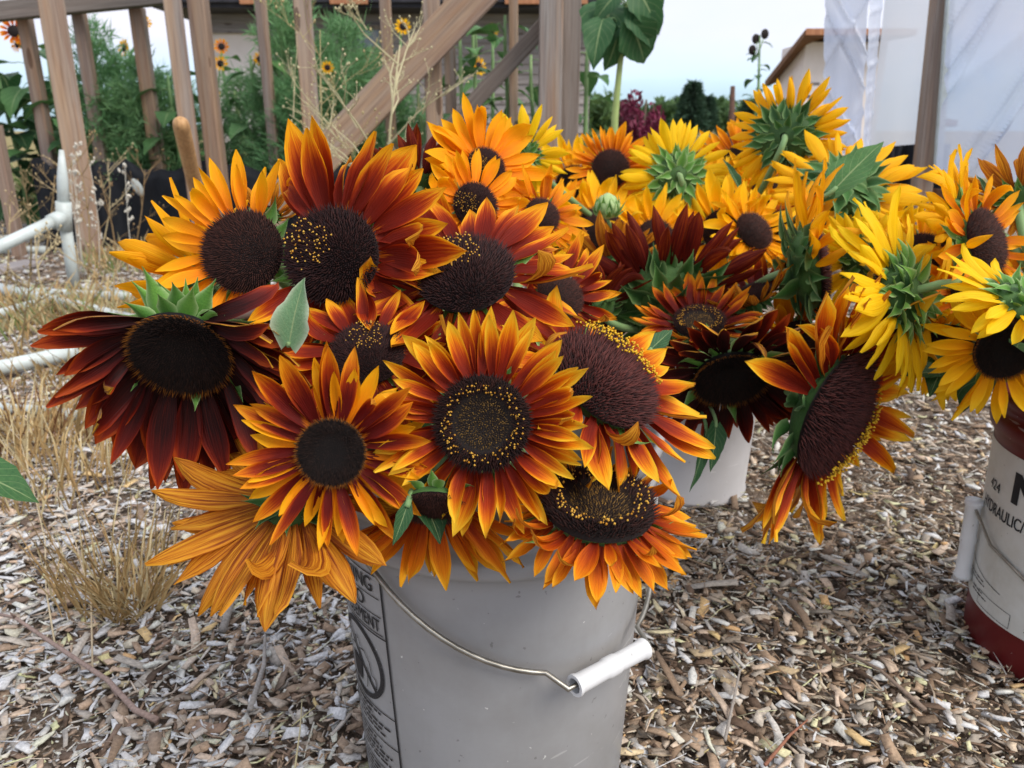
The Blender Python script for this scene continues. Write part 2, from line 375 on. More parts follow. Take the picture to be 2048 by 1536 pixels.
CHIPC = np.array([hx(c)[:3] for c in ('#9a9692', '#c4c3c0', '#8b837b', '#b0a296', '#c2aa90', '#7a6a5c', '#5f5148', '#c9c4bc', '#a8a9ac', '#6e6258', '#c09a74', '#8a7a6c', '#4c4038')])
CHIPC = np.clip(CHIPC * 1.45 * np.array([1.05, 1.0, .92]), 0, .74)
CHIPW = np.array([14, 9, 12, 11, 7, 10, 9, 5, 8, 9, 2.5, 9, 6], float); CHIPW /= CHIPW.sum()
def chip_arrays(n, P, L, Wd, T, tilt, cols):
    """n tapered, slightly curved slivers: 12 verts each, 10 quads"""
    xs = np.array([-.5, 0, .5]); V = np.zeros((n, 12, 3))
    bow = rng.normal(0, .05, n) * L; lift = rng.normal(0, .045, n) * L
    wj = np.clip(rng.uniform(.25, 1.35, (n, 3)), .25, 1.0); wj[:, 1] = np.maximum(wj[:, 1], .8); tj = rng.uniform(.5, 1, (n, 3)); sk = rng.uniform(-.5, .5, (n, 3))
    for i in range(3):
        for k, (a, b) in enumerate(((-1, -1), (1, -1), (1, 1), (-1, 1))):
            V[:, i * 4 + k, 0] = xs[i] * L + a * sk[:, i] * Wd * .5
            V[:, i * 4 + k, 1] = a * Wd * .5 * wj[:, i] + bow * (1 - abs(xs[i]) * 2)
            V[:, i * 4 + k, 2] = b * T * .5 * tj[:, i] + lift * (1 - abs(xs[i]) * 2)
    yaw = rng.uniform(0, 2 * np.pi, n); pit = rng.normal(0, tilt, n); rol = rng.normal(0, tilt * 1.3, n)
    cy, sy, cp, sp, cr, sr = np.cos(yaw), np.sin(yaw), np.cos(pit), np.sin(pit), np.cos(rol), np.sin(rol)
    Rm = np.zeros((n, 3, 3))
    Rm[:, 0, 0] = cy * cp; Rm[:, 0, 1] = cy * sp * sr - sy * cr; Rm[:, 0, 2] = cy * sp * cr + sy * sr
    Rm[:, 1, 0] = sy * cp; Rm[:, 1, 1] = sy * sp * sr + cy * cr; Rm[:, 1, 2] = sy * sp * cr - cy * sr
    Rm[:, 2, 0] = -sp; Rm[:, 2, 1] = cp * sr; Rm[:, 2, 2] = cp * cr
    V = np.einsum('nij,nkj->nki', Rm, V) + P[:, None, :]
    q = []
    for i in range(2):
        for k in range(4): q.append((i * 4 + k, i * 4 + (k + 1) % 4, (i + 1) * 4 + (k + 1) % 4, (i + 1) * 4 + k))
    q += [(3, 2, 1, 0), (8, 9, 10, 11)]
    F = (np.array(q)[None] + (np.arange(n) * 12)[:, None, None]).reshape(-1, 4)
    C = np.repeat(cols[:, None, :], 12, 1).reshape(-1, 3)
    return V.reshape(-1, 3), F, C
def chip_field(y0, y1, dens, lmin, lmax, zmax, thin=0.0):
    hw = lambda y: y * .74 + .22
    A = (hw(y0) + hw(y1)) * (y1 - y0); n = int(A * dens * 1.0)
    y = rng.uniform(y0, y1, n * 2); keep = rng.uniform(0, hw(y1), n * 2) < hw(y); y = y[keep][:n]; n = len(y)
    x = rng.uniform(-1, 1, n) * hw(y)
    L = lmin + (lmax - lmin) * rng.beta(1.3, 3.2, n); Wd = L * np.where(rng.uniform(0, 1, n) < .6, rng.uniform(.10, .28, n), rng.uniform(.3, .65, n)); Wd = np.clip(Wd, .0022, .014); T = np.clip(Wd * rng.uniform(.12, .45, n), .0010, .0045)
    if thin: Wd = rng.uniform(.6, 1.4, n) * thin; T = Wd * .6
    z = rng.uniform(.002, zmax, n) + .004 * np.sin(x * 7 + 1) * np.sin(y * 6) + .003
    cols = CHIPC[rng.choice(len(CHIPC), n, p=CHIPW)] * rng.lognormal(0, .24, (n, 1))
    side = np.clip((x + .15) / .6 , -1, 1)[:, None]       # skylight from the left put into chip colour: paler, bluer left, browner right
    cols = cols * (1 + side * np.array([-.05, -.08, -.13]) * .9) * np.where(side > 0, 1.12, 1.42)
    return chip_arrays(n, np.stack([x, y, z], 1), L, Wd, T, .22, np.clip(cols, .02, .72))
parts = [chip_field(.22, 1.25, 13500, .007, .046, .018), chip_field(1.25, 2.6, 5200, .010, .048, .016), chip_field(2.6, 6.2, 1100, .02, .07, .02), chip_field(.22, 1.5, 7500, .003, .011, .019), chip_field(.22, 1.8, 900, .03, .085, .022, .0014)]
Vs, Fs, Cs = [], [], []; b = 0
for V, F, C in parts: Vs.append(V); Fs.append(F + b); Cs.append(C); b += len(V)
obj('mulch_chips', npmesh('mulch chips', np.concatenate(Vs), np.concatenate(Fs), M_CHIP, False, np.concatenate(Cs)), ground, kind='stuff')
CHM = []
for i in range(26):
    cc = CHIPC[rng.choice(len(CHIPC), 1, p=CHIPW)] * rng.uniform(.9, 1.25)
    L = rng.uniform(.022, .036, 1) if i % 5 else rng.uniform(.05, .08, 1)
    V, F, C = chip_arrays(1, np.zeros((1, 3)), L, np.minimum(L * rng.uniform(.2, .5, 1), .012), rng.uniform(.002, .004, 1), .02, np.clip(cc, 0, .75))
    CHM.append(npmesh('wood chip', V, F, M_CHIP, False, C))
k = 0
while k < 290:
    y = random.uniform(.34, 1.5) ** 1.0; x = random.uniform(-1, 1) * (y * .7 + .15)
    if math.hypot(x + .019, y - .72) < .15 or math.hypot(x - .772, y - .9) < .15: continue
    o = obj('wood_chip', CHM[k % 26], ground)
    o.location = (x, y, .019 + random.uniform(0, .006)); o.rotation_euler = (random.gauss(0, .2), random.gauss(0, .16), random.uniform(0, 6.28)); k += 1

# ------------------------------------------------------------------ buckets
def interp(prof, z):
    for (r0, z0), (r1, z1) in zip(prof, prof[1:]):
        if z0 <= z <= z1: return r0 + (r1 - r0) * (z - z0) / max(z1 - z0, 1e-6)
    return prof[-1][0]
class Wrap:
    """lays flat print (x right, y up, metres) on the side of a pail; phi0 from -Y towards -X"""
    def __init__(s, prof, phi0, off=.0009, dy=0.0): s.p = prof; s.phi = phi0; s.off = off; s.dy = dy
    def __call__(s, x, y, off=0):
        r = interp(s.p, y + s.dy); a = s.phi - x / r; r += s.off + off
        return Vector((-r * math.sin(a), -r * math.cos(a), y + s.dy))
    def bm(s, bm, mb):
        bmesh.ops.triangulate(bm, faces=bm.faces[:])
        for _ in range(3):
            e = [e for e in bm.edges if e.calc_length() > .007]
            if not e: break
            bmesh.ops.subdivide_edges(bm, edges=e, cuts=1); bmesh.ops.triangulate(bm, faces=bm.faces[:])
        bm.verts.ensure_lookup_table()
        mb.add([s(v.co.x, v.co.y) for v in bm.verts], [tuple(v.index for v in f.verts) for f in bm.faces]); bm.free()
    def poly(s, pts, mb):
        bm = bmesh.new(); bm.faces.new([bm.verts.new((x, y, 0)) for x, y in pts]); bm.verts.index_update(); s.bm2(bm, mb)
    def bm2(s, bm, mb):
        bmesh.ops.triangulate(bm, faces=bm.faces[:])
        for _ in range(3):
            e = [e for e in bm.edges if e.calc_length() > .007]
            if not e: break
            bmesh.ops.subdivide_edges(bm, edges=e, cuts=1); bmesh.ops.triangulate(bm, faces=bm.faces[:])
        bm.verts.index_update(); bm.verts.ensure_lookup_table()
        mb.add([s(v.co.x, v.co.y) for v in bm.verts], [tuple(v.index for v in f.verts) for f in bm.faces]); bm.free()
    def rect(s, x0, y0, x1, y1, mb, n=None):
        n = n or max(1, int(abs(x1 - x0) / .006)); m = max(1, int(abs(y1 - y0) / .02)); v = []; f = []
        for j in range(m + 1):
            for i in range(n + 1): v.append(s(x0 + (x1 - x0) * i / n, y0 + (y1 - y0) * j / m))
        for j in range(m):
            for i in range(n): a = j * (n + 1) + i; f.append((a, a + 1, a + n + 2, a + n + 1))
        mb.add(v, f)
    def line(s, pts, wd, mb):
        for (x0, y0), (x1, y1) in zip(pts, pts[1:]):
            d = Vector((x1 - x0, y1 - y0)); L = d.length; d /= max(L, 1e-6); nx, ny = -d.y * wd / 2, d.x * wd / 2; n = max(1, int(L / .008)); v = []; f = []
            for i in range(n + 1):
                x, y = x0 + d.x * L * i / n, y0 + d.y * L * i / n
                v += [s(x + nx, y + ny), s(x - nx, y - ny)]
            for i in range(n): f.append((2 * i, 2 * i + 1, 2 * i + 3, 2 * i + 2))
            mb.add(v, f)
    def text(s, txt, cx, cy, h, mb, width=None, bold=.0):
        cu = bpy.data.curves.new('t', 'FONT'); cu.body = txt; cu.size = 1.0; cu.align_x = 'CENTER'; cu.align_y = 'CENTER'; cu.offset = 0
        o = bpy.data.objects.new('t', cu); COL.objects.link(o); bpy.context.view_layer.update()
        me = bpy.data.meshes.new_from_object(o.evaluated_get(bpy.context.evaluated_depsgraph_get()))
        bm = bmesh.new(); bm.from_mesh(me); bpy.data.objects.remove(o); bpy.data.meshes.remove(me)
        xs = [v.co.x for v in bm.verts]; ys = [v.co.y for v in bm.verts]; w0 = max(xs) - min(xs); h0 = max(ys) - min(ys)
        sy = h / h0; sx = (width / w0) if width else sy; mx, my = (max(xs) + min(xs)) / 2, (max(ys) + min(ys)) / 2
        for v in bm.verts: v.co.x = cx + (v.co.x - mx) * sx; v.co.y = cy + (v.co.y - my) * sy
        bm.verts.index_update(); s.bm2(bm, mb)

def pail(name, loc, prof, mat, label, group='plastic pails on the mulch', wall=.003, rz=0):
    root = empty(name, loc, label, 'bucket', group); root.rotation_euler = (0, 0, rz)
    h = prof[-1][1]
    inner = [(prof[-1][0] - wall * 1.3, h), (prof[-1][0] - wall * 2.2, h - .004), (interp(prof, h * .8) - wall, h * .8), (prof[0][0] - wall, .006), (0.0001, .006)]
    mb = MB(); mb.lathe([(0.0001, 0.0), (prof[0][0] - .004, 0.0)] + [(prof[0][0], .004)] + prof[1:] + inner, 72)
    mb.obj('body', mat, root); return root
def handle(root, prof, phi_e, zear, drop, grip_phi=None, side=1, gl=.095, sag=1.0, ears=True):
    """bail wire from ear to ear round the side; grip at its middle"""
    pts = []; N = 40
    def P(t):
        phi = phi_e - math.pi * t; s_ = math.sin(math.pi * t)
        z = zear - drop * (s_ ** .8); r = interp(prof, max(z, .01)) + .005 + .006 * s_
        return Vector((-r * math.sin(phi), -r * math.cos(phi), z))
    for i in range(N + 1): pts.append(P(i / N))
    t_g = .5 if grip_phi is None else (phi_e - grip_phi) / math.pi
    c = P(t_g); d = (P(t_g + .08) - P(t_g - .08)).normalized(); rad = Vector((c.x, c.y, 0)).normalized(); c = c + rad * .010
    a, b2 = c - d * gl * .5, c + d * gl * .5
    lo = [p for i, p in enumerate(pts) if i / N < t_g - gl * .62 / (math.pi * .155)]; hi = [p for i, p in enumerate(pts) if i / N > t_g + gl * .62 / (math.pi * .155)]
    mb = MB(); path = lo + [a - d * .006 + rad * 0, a + d * .01, b2 - d * .01, b2 + d * .006] + hi
    mb.tube(path, .0023, 8); w_ = mb.obj('handle_wire', M_WIRE, root)
    g = MB(); prf = [(-.5, .0090), (-.47, .0093), (-.44, .0082), (-.1, .0078), (-.06, .0088), (.06, .0088), (.1, .0078), (.44, .0082), (.47, .0093), (.5, .0090)]
    g.tube([c + d * gl * t for t, _ in prf], [r for _, r in prf], 20, caps=False)
    g.tube([c + d * gl * t for t in (-.5, -.3,  .3, .5)], .0062, 16, caps=False)
    for s_ in (-.5, .5):   # end rings
        n = 20; v = []; x = d.orthogonal().normalized(); y = d.cross(x)
        for rr in (.0062, .0090):
            for k in range(n): v.append(c + d * gl * s_ + (x * math.cos(6.2832 * k / n) + y * math.sin(6.2832 * k / n)) * rr)
        g.add(v, [(k, (k + 1) % n, n + (k + 1) % n, n + k) for k in range(n)])
    g.obj('grip', M_GRIP, w_)
    if ears:
        for t in (0, 1):
            p = P(t); rd = Vector((p.x, p.y, 0)).normalized(); e = MB(); mx = Matrix.Translation(p - rd * .012) @ rd.to_track_quat('Z', 'Y').to_matrix().to_4x4()
            e.lathe([(.013, 0), (.013, .006), (.008, .008), (.0065, .014), (.0001, .014)], 20, mx); e.obj('handle_ear', root.children[0].data.materials[0], root)

PROF5 = [(.128, 0), (.130, .01), (.1425, .285), (.1430, .298), (.1500, .3005), (.1515, .305), (.1515, .316), (.1450, .3185), (.1455, .332), (.1515, .3345), (.152, .345), (.1465, .3475), (.147, .358), (.1535, .360), (.154, .3665), (.152, .370)]
BUCK = {}
FB = Vector((-.020, .72, .006)); BUCK['front'] = (FB, .407, .11)
fb = pail('plastic_bucket', FB, PROF5, M_PAIL, 'light grey plastic bucket with black warning print and wire handle with white grip')
fb.scale = (1.1, 1.1, 1.1)
handle(fb, PROF5, R(50), .325, .118, R(-38), gl=.080)
# warning print
wp = Wrap(PROF5, R(59), dy=-.012); ink = MB(); LW = .104; x0, x1 = -LW / 2, LW / 2; y0, y1 = .045, .292
for a, b2, c_, d_ in ((x0, y0, x1, y0), (x0, y1, x1, y1)): wp.line([(a, b2), (c_, d_)], .0012, ink)
wp.line([(x1, y0), (x1, y1)], .0022, ink); wp.line([(x0, y0), (x0, y1)], .0022, ink)
for yy in (.2705, .2525, .2345): wp.line([(x0 + .006, yy), (x1 - .004, yy)], .0009, ink)
wp.line([(x0, .2315), (x1, .2315)], .0014, ink)
for yy in (.148, .114, .080): wp.line([(x0, yy), (x1, yy)], .0012, ink)
brd = ink.obj('print_border', M_INK, fb, smooth=False)
for s_, yy, h, wd in (('WARNING', .2815, .014, .080), ('AVISO', .2615, .013, .052), ('AVERTISSEMENT', .2433, .0125, .090)):
    tm = MB()
    for k_, dx in enumerate((-.0004, .0004)): wp.off = .0009 + k_ * .00006; wp.text(s_, dx, yy, h, tm, wd)
    tm.obj('lettering', M_INK, fb, smooth=False)
pg = MB(); cx, cy = 0.004, .190
def circ(r, n=40, a0=0): return [(cx + r * math.cos(a0 + 6.28319 * k / n), cy + r * math.sin(a0 + 6.28319 * k / n)) for k in range(n + 1)]
wp.line(circ(.0365, 48), .0052, pg)
wp.line([(cx - .025, cy + .025), (cx + .025, cy - .025)], .0036, pg)
wp.poly([(cx - .020, cy - .003), (cx + .002, cy - .003), (cx - .001, cy - .026), (cx - .016, cy - .026)], pg)     # pail
wp.line([(cx - .021, cy - .002), (cx - .019, cy + .006), (cx - .01, cy + .0085), (cx - .001, cy + .006), (cx + .003, cy - .002)], .0012, pg)
wp.line([(cx - .006, cy + .004), (cx - .010, cy + .012), (cx - .007, cy + .019), (cx, cy + .019), (cx + .003, cy + .013)], .0012, pg)   # leaning figure
wp.line([(cx + .001, cy + .010), (cx + .010, cy + .012), (cx + .018, cy + .004), (cx + .020, cy - .008), (cx + .026, cy - .010), (cx + .026, cy - .02), (cx + .019, cy - .020), (cx + .014, cy - .008)], .0012, pg)
wp.line([(cx + .012, cy - .004), (cx + .011, cy - .018), (cx + .009, cy - .027)], .0012, pg)
pg.obj('pictogram', M_INK, fb, smooth=False)
sm = MB(); random.seed(3)
def small_lines(wr, xa, xb, ya, yb, step, th, mb, ragged=.35):
    y = ya
    while y > yb:
        e = xb - (xb - xa) * random.random() * ragged; x = xa
        while x < e:
            ww = random.uniform(.004, .012); wr.rect(x, y, min(x + ww, e), y + th, mb, 2); x += ww + .0016
        y -= step
small_lines(wp, x0 + .008, x1 - .014, .1425, .140, .006, .0026, sm)
small_lines(wp, x0 + .008, x1 - .008, .1415, .119, .0052, .0022, sm); small_lines(wp, x0 + .008, x1 - .008, .108, .084, .0052, .0022, sm); small_lines(wp, x0 + .008, x1 - .008, .074, .05, .0052, .0022, sm)
sm.obj('fine_print', M_INK, fb, smooth=False, kind='stuff')

RB = Vector((.772, .90, .006)); BUCK['red'] = (RB, .37, .10)
PROFR = [(.130, 0), (.133, .012), (.1425, .30), (.1440, .315), (.1500, .3175), (.1525, .325), (.1525, .337), (.1470, .3395), (.1475, .352), (.1535, .354), (.154, .366), (.151, .370)]
rb = pail('plastic_bucket', RB, PROFR, M_RED, 'dark red plastic bucket with white printed band and black letter M')
rw = Wrap(PROFR, R(80), .0006)
bd = MB(); rw.rect(-.46, .066, .46, .298, bd, 110); bo = bd.obj('printed_band', M_PAPER, rb)
rw.off = .0013
def rtext(txt, x, y, h, wd, bold=.02):
    tm = MB()
    for k_, dx in enumerate((-bold * h * 1.3, 0, bold * h * 1.3)): rw.off = .0013 + k_ * .00008; rw.text(txt, x + dx, y, h, tm, wd)
    tm.obj('lettering', M_INK, rb, smooth=False)
rtext('M', .010, .258, .042, .036, .05); rtext('424', -.047, .244, .0135, .026); rtext('HYDRAULIC/TRANS', -.005, .2135, .0165, .135)
pr = MB(); random.seed(5)
for (xa, xb, ya, yb) in ((.04, .12, .098, .076), (.05, .12, .14, .10), (-.08, -.02, .105, .098), (-.06, -.02, .088, .082)):
    small_lines(rw, xa, xb, ya, yb, .0052, .0016, pr, .4)
x = .035
while x < .09:
    ww = random.choice((.0008, .0016, .0024)); rw.rect(x, .148, x + ww, .176, pr, 1); x += ww + random.choice((.001, .0018))
rw.line([(-.085, .125), (-.03, .112), (.0, .108)], .001, pr); rw.line([(-.04, .092), (.02, .09), (.02, .07), (-.04, .072), (-.04, .092)], .0007, pr)
pr.obj('fine_print', M_INK, rb, smooth=False, kind='stuff')
# its handle hangs with the grip upright at the side
hw_ = MB()
def RP(phi, z, o=.006): r = interp(PROFR, z) + o; return Vector((-r * math.sin(R(phi)), -r * math.cos(R(phi)), z))
gt, gbm = RP(112, .205, .012), RP(112, .085, .012)
hw_.tube([RP(70 - 60, .145), RP(40, .142), RP(66, .150), RP(90, .168, .007), RP(106, .192, .010), gt + Vector((0, 0, -.006)), gbm, RP(118, .07, .010), RP(140, .10, .006), RP(190, .30, .006), RP(200, .33, .004)], .0021, 8)
hwo = hw_.obj('handle_wire', M_WIRE, rb)
hg = MB(); hg.tube([gt, gt.lerp(gbm, .05), gt.lerp(gbm, .08), gt.lerp(gbm, .45), gt.lerp(gbm, .5), gt.lerp(gbm, .55), gt.lerp(gbm, .92), gt.lerp(gbm, .95), gbm], [.0115, .0118, .0102, .0098, .011, .0098, .0102, .0118, .0115], 16)
hg.obj('grip', M_GRIP, hwo)

PROFM = [(.104, 0), (.1065, .006), (.107, .012), (.1045, .014), (.116, .25), (.1205, .252), (.1205, .262), (.117, .264), (.1175, .276), (.122, .278), (.122, .296), (.120, .300)]
MBK = Vector((.362, 1.43, .006)); BUCK['mid'] = (MBK, .30, .075)
pail('plastic_bucket', MBK, PROFM, M_WPAIL, 'plain white plastic bucket standing beyond the grey bucket')
BBK = Vector((.44, 1.83, .006)); BUCK['back'] = (BBK, .30, .085)
pail('plastic_bucket', BBK, PROFM, M_WPAIL, 'white bucket hidden under the bright yellow sunflowers')

# ------------------------------------------------------------------ petals, bracts, leaves, discs
def petal_mesh(mat, seed, curly=0.0, wide=.285):
    rs = random.Random(seed); NU, NV = 6, 8
    W_ = wide * rs.uniform(.85, 1.15); a0 = rs.uniform(-.12, .12); a1 = rs.uniform(-.5, .45) + curly * rs.choice((1.5, 1.9, -1.2)); tw = rs.uniform(-.6, .6) * (1 + curly * 1.5)
    sway = rs.uniform(-.13, .13); cup = rs.uniform(.1, .5); ph = rs.uniform(0, 6.28); fr = rs.uniform(4, 8); am = rs.uniform(.01, .034)
    tipsh = rs.uniform(1.9, 3.0)
    v = []; uv = []; y = z = 0.0
    for j in range(NV + 1):
        s_ = j / NV; ang = a0 + a1 * s_ * s_ * 1.2
        if j: y += math.cos(ang) / NV; z += math.sin(ang) / NV
        wv = (.34 + .66 * math.sin(min(s_ / .52, 1) * math.pi / 2)) if s_ < .52 else (1 - ((s_ - .52) / .48) ** tipsh)
        wv = max(wv, .03) * W_ / 2
        t = tw * s_
        for i in range(NU + 1):
            u = -1 + 2 * i / NU
            hh = cup * wv * (u * u - .4) + (-.012 if i in (1, 3, 5) else .010) * (1 - s_ * .5) * min(s_ * 4, 1) + am * math.sin(ph + fr * s_ * 2) * u * abs(u) * s_
            xx = u * wv
            x2 = xx * math.cos(t) - hh * math.sin(t); h2 = xx * math.sin(t) + hh * math.cos(t)
            v.append((x2 + sway * s_ * s_, y - math.sin(ang) * h2, z + math.cos(ang) * h2)); uv.append((i / NU, s_))
    f = [(j * (NU + 1) + i, j * (NU + 1) + i + 1, (j + 1) * (NU + 1) + i + 1, (j + 1) * (NU + 1) + i) for j in range(NV) for i in range(NU)]
    return mesh('petal', v, f, mat, True, uv)
PET = {k: [petal_mesh(m, 100 + i) for i in range(12)] + [petal_mesh(m, 300 + i, 1.0) for i in range(4)] for k, m in PM.items()}

def bract_mesh(mat, seed):
    rs = random.Random(seed); NU, NV = 4, 6; a1 = rs.uniform(-1.3, .2); cup = rs.uniform(.3, .8); W_ = rs.uniform(.38, .52); tw = rs.uniform(-.4, .4)
    v = []; uv = []; y = z = 0
    for j in range(NV + 1):
        s_ = j / NV; ang = a1 * s_
        if j: y += math.cos(ang) / NV; z += math.sin(ang) / NV
        wv = W_ / 2 * ((.8 + .2 * math.sin(s_ / .3 * 1.57)) if s_ < .3 else max((1 - (s_ - .3) / .7) ** 1.5, .015))
        for i in range(NU + 1):
            u = -1 + 2 * i / NU; hh = cup * wv * (abs(u) - .5); t = tw * s_; xx = u * wv
            v.append((xx * math.cos(t) - hh * math.sin(t), y - math.sin(ang) * hh, z + math.cos(ang) * hh + xx * math.sin(t))); uv.append((i / NU, s_))
    f = [(j * (NU + 1) + i, j * (NU + 1) + i + 1, (j + 1) * (NU + 1) + i + 1, (j + 1) * (NU + 1) + i) for j in range(NV) for i in range(NU)]
    return mesh('bract', v, f, mat, True, uv)
BRA = {'g': [bract_mesh(M_BRACT, 10 + i) for i in range(6)], 'd': [bract_mesh(M_BRACTD, 10 + i) for i in range(6)]}

def leaf_mesh(mat, seed, wide=.72, droop=-.9, NU=8, NV=10):
    rs = random.Random(seed); fold = rs.uniform(.15, .4); ph = rs.uniform(0, 6); tw = rs.uniform(-.3, .3); droop *= rs.uniform(.5, 1.3)
    v = []; uv = []; y = z = 0
    for j in range(NV + 1):
        s_ = j / NV; ang = .15 + droop * s_
        if j: y += math.cos(ang) / NV; z += math.sin(ang) / NV
        wv = wide / 2 * ((.35 + .65 * math.sin(s_ / .28 * 1.57)) if s_ < .28 else max(1 - ((s_ - .28) / .72) ** 1.35, .01))
        for i in range(NU + 1):
            u = -1 + 2 * i / NU; t = tw * s_; jag = (1 + .05 * math.sin(s_ * 40 + i)) if abs(u) == 1 else 1
            xx = u * wv * jag; hh = fold * abs(xx) + .018 * math.sin(ph + s_ * 13 + abs(u) * 2) * abs(u) - (.06 * wide * abs(u) ** 2 * max(0, .15 - s_) / .15)
            yb = -max(0, .2 - s_) * .5 * abs(u) ** 1.5        # heart lobes
            v.append((xx * math.cos(t) - hh * math.sin(t), y + yb - math.sin(ang) * hh, z + math.cos(ang) * hh + xx * math.sin(t))); uv.append((i / NU, s_))
    f = [(j * (NU + 1) + i, j * (NU + 1) + i + 1, (j + 1) * (NU + 1) + i + 1, (j + 1) * (NU + 1) + i) for j in range(NV) for i in range(NU)]
    return mesh('leaf', v, f, mat, True, uv)
LEAF = [leaf_mesh(M_LEAF, 50 + i) for i in range(6)]; LEAFD = [leaf_mesh(M_LEAFD, 60 + i) for i in range(6)]

def C3(s): return np.array(hx(s)[:3])
def floret_mesh(style, seed, N=1500):
    rs = np.random.default_rng(seed); i = np.arange(N); r = np.sqrt((i + .5) / N); th = i * 2.39996; x, y = r * np.cos(th), r * np.sin(th)
    dome = .20 * (1 - r ** 2) + .04; h = np.full(N, .07); w_ = np.full(N, .019); col = np.zeros((N, 3)); ball = np.zeros(N, bool); bcol = np.tile(C3('#d8a838'), (N, 1))
    def lerp(a, b, t): return C3(a) * (1 - t[:, None]) + C3(b) * t[:, None]
    n = rs.uniform(0, 1, N)
    if style == 'half':      # open dark florets, fresh yellow tips gathered on one side
        col = lerp('#1d1013', '#3a1d1a', n); h = rs.uniform(.06, .14, N); d = np.hypot(x + .45, y - .12)
        ball = (d < .52) & (rs.uniform(0, 1, N) < .27 * np.clip((.56 - d) * 5, 0, 1)) ; h[d < .5] *= .8; dome += .03 * (r > .5)
        bcol = lerp('#c88a28', '#ecc35c', n)
    elif style == 'ring':    # flat closed centre, ring of tips, dark outer florets
        c = r < .58; col = np.where(c[:, None], lerp('#2a1d12', '#7a5c28', n * n), lerp('#120a0b', '#341812', n)); h = np.where(c, .05, rs.uniform(.07, .14, N))
        dome = np.where(c, .05 + .03 * (r / .58) ** 2, .14 * (1 - ((r - .78) / .3) ** 2) + .02)
        ball = (r > .56) & (r < .78) & (rs.uniform(0, 1, N) < .34); bcol = lerp('#b87c20', '#e6b850', n)
    elif style == 'brown':
        col = lerp('#23110f', '#4a2a22', n); h = rs.uniform(.07, .13, N); dome = .16 * (1 - r ** 2.5) + .03
    elif style == 'brownedge':
        col = lerp('#2a1314', '#552a26', n); h = rs.uniform(.07, .14, N); dome = .2 * (1 - r ** 2.2) + .03
        s_ = x * .9 + y * .45; ball = (s_ > .5) & (rs.uniform(0, 1, N) < .7); bcol = lerp('#d89c14', '#f4cc3a', n); h[s_ > .5] *= 1.5
    elif style == 'dark':
        col = lerp('#0d0808', '#2c1c16', n); k_ = np.clip((r - .35) / .4, 0, 1); h = .05 + k_ * rs.uniform(0, .07, N); dome = .05 + .05 * k_
        e = r > .93; col[e] = lerp('#5a3410', '#8a5416', n[e])
    w_ *= rs.uniform(.8, 1.2, N)
    # each floret: tilted 4-sided spike (5 verts) + optional ball (6 verts)
    ox, oy = x * .12 + rs.normal(0, .02, N), y * .12 + rs.normal(0, .02, N)
    V = np.zeros((N, 5, 3))
    for k, (a, b2) in enumerate(((1, 0), (0, 1), (-1, 0), (0, -1))):
        V[:, k, 0] = x + a * w_; V[:, k, 1] = y + b2 * w_; V[:, k, 2] = dome - .03
    V[:, 4, 0] = x + ox; V[:, 4, 1] = y + oy; V[:, 4, 2] = dome + h
    F = (np.array([(0, 1, 4), (1, 2, 4), (2, 3, 4), (3, 0, 4)])[None] + (i * 5)[:, None, None]).reshape(-1, 3)
    Cc = np.repeat(col[:, None, :], 5, 1); Cc[:, 4] *= 1.6; Cc = Cc.reshape(-1, 3); V = V.reshape(-1, 3)
    bi = np.where(ball)[0]
    if len(bi):
        B = np.array([(1, 0, 0), (0, 1, 0), (-1, 0, 0), (0, -1, 0), (0, 0, 1.3), (0, 0, -1.3)]) * .022
        tip = np.stack([x + ox, y + oy, dome + h], 1)[bi]; bs = rs.uniform(.55, 1.4, (len(bi), 1, 1))
        VB = tip[:, None, :] + B[None] * bs
        FB_ = np.array([(0, 1, 4), (1, 2, 4), (2, 3, 4), (3, 0, 4), (1, 0, 5), (2, 1, 5), (3, 2, 5), (0, 3, 5)])
        F = np.concatenate([F, (FB_[None] + (np.arange(len(bi)) * 6)[:, None, None] + len(V)).reshape(-1, 3)])
        V = np.concatenate([V, VB.reshape(-1, 3)]); Cc = np.concatenate([Cc, np.repeat(bcol[bi][:, None, :], 6, 1).reshape(-1, 3)])
    fm = npmesh('florets', V, F, M_FLORET, False, Cc)
    prof = {'ring': [(0.001, .04), (.5, .06), (.62, .12), (.8, .13), (.96, .04), (1.0, -.04)], 'dark': [(0.001, .04), (.6, .05), (.8, .08), (.97, .05), (1.0, -.04)]}.get(style, [(0.001, .2), (.4, .17), (.7, .115), (.9, .055), (1.0, -.03)])
    mb = MB(); mb.lathe(prof, 28); c0 = C3({'dark': '#0b0707', 'ring': '#150c0a'}.get(style, '#1a0e0d'))
    dm = mesh('disc', mb.v, mb.f, M_FLORET, True, None, np.tile(c0, (len(mb.v), 1)))
    return dm, fm
DISC = {s: floret_mesh(s, 20 + i) for i, s in enumerate(('half', 'ring', 'brown', 'brownedge', 'dark'))}
rc = MB(); rc.lathe([(0.13, -.55), (.3, -.5), (.62, -.42), (.88, -.28), (1.0, -.08), (.98, .0)], 24)
M_RECEP = green_mat('receptacle green', '#27481f', '#4c7034', False, .02, .6)
RECEP = {'g': rc.mesh('receptacle', M_RECEP), 'd': rc.mesh('receptacle', M_RECEP)}

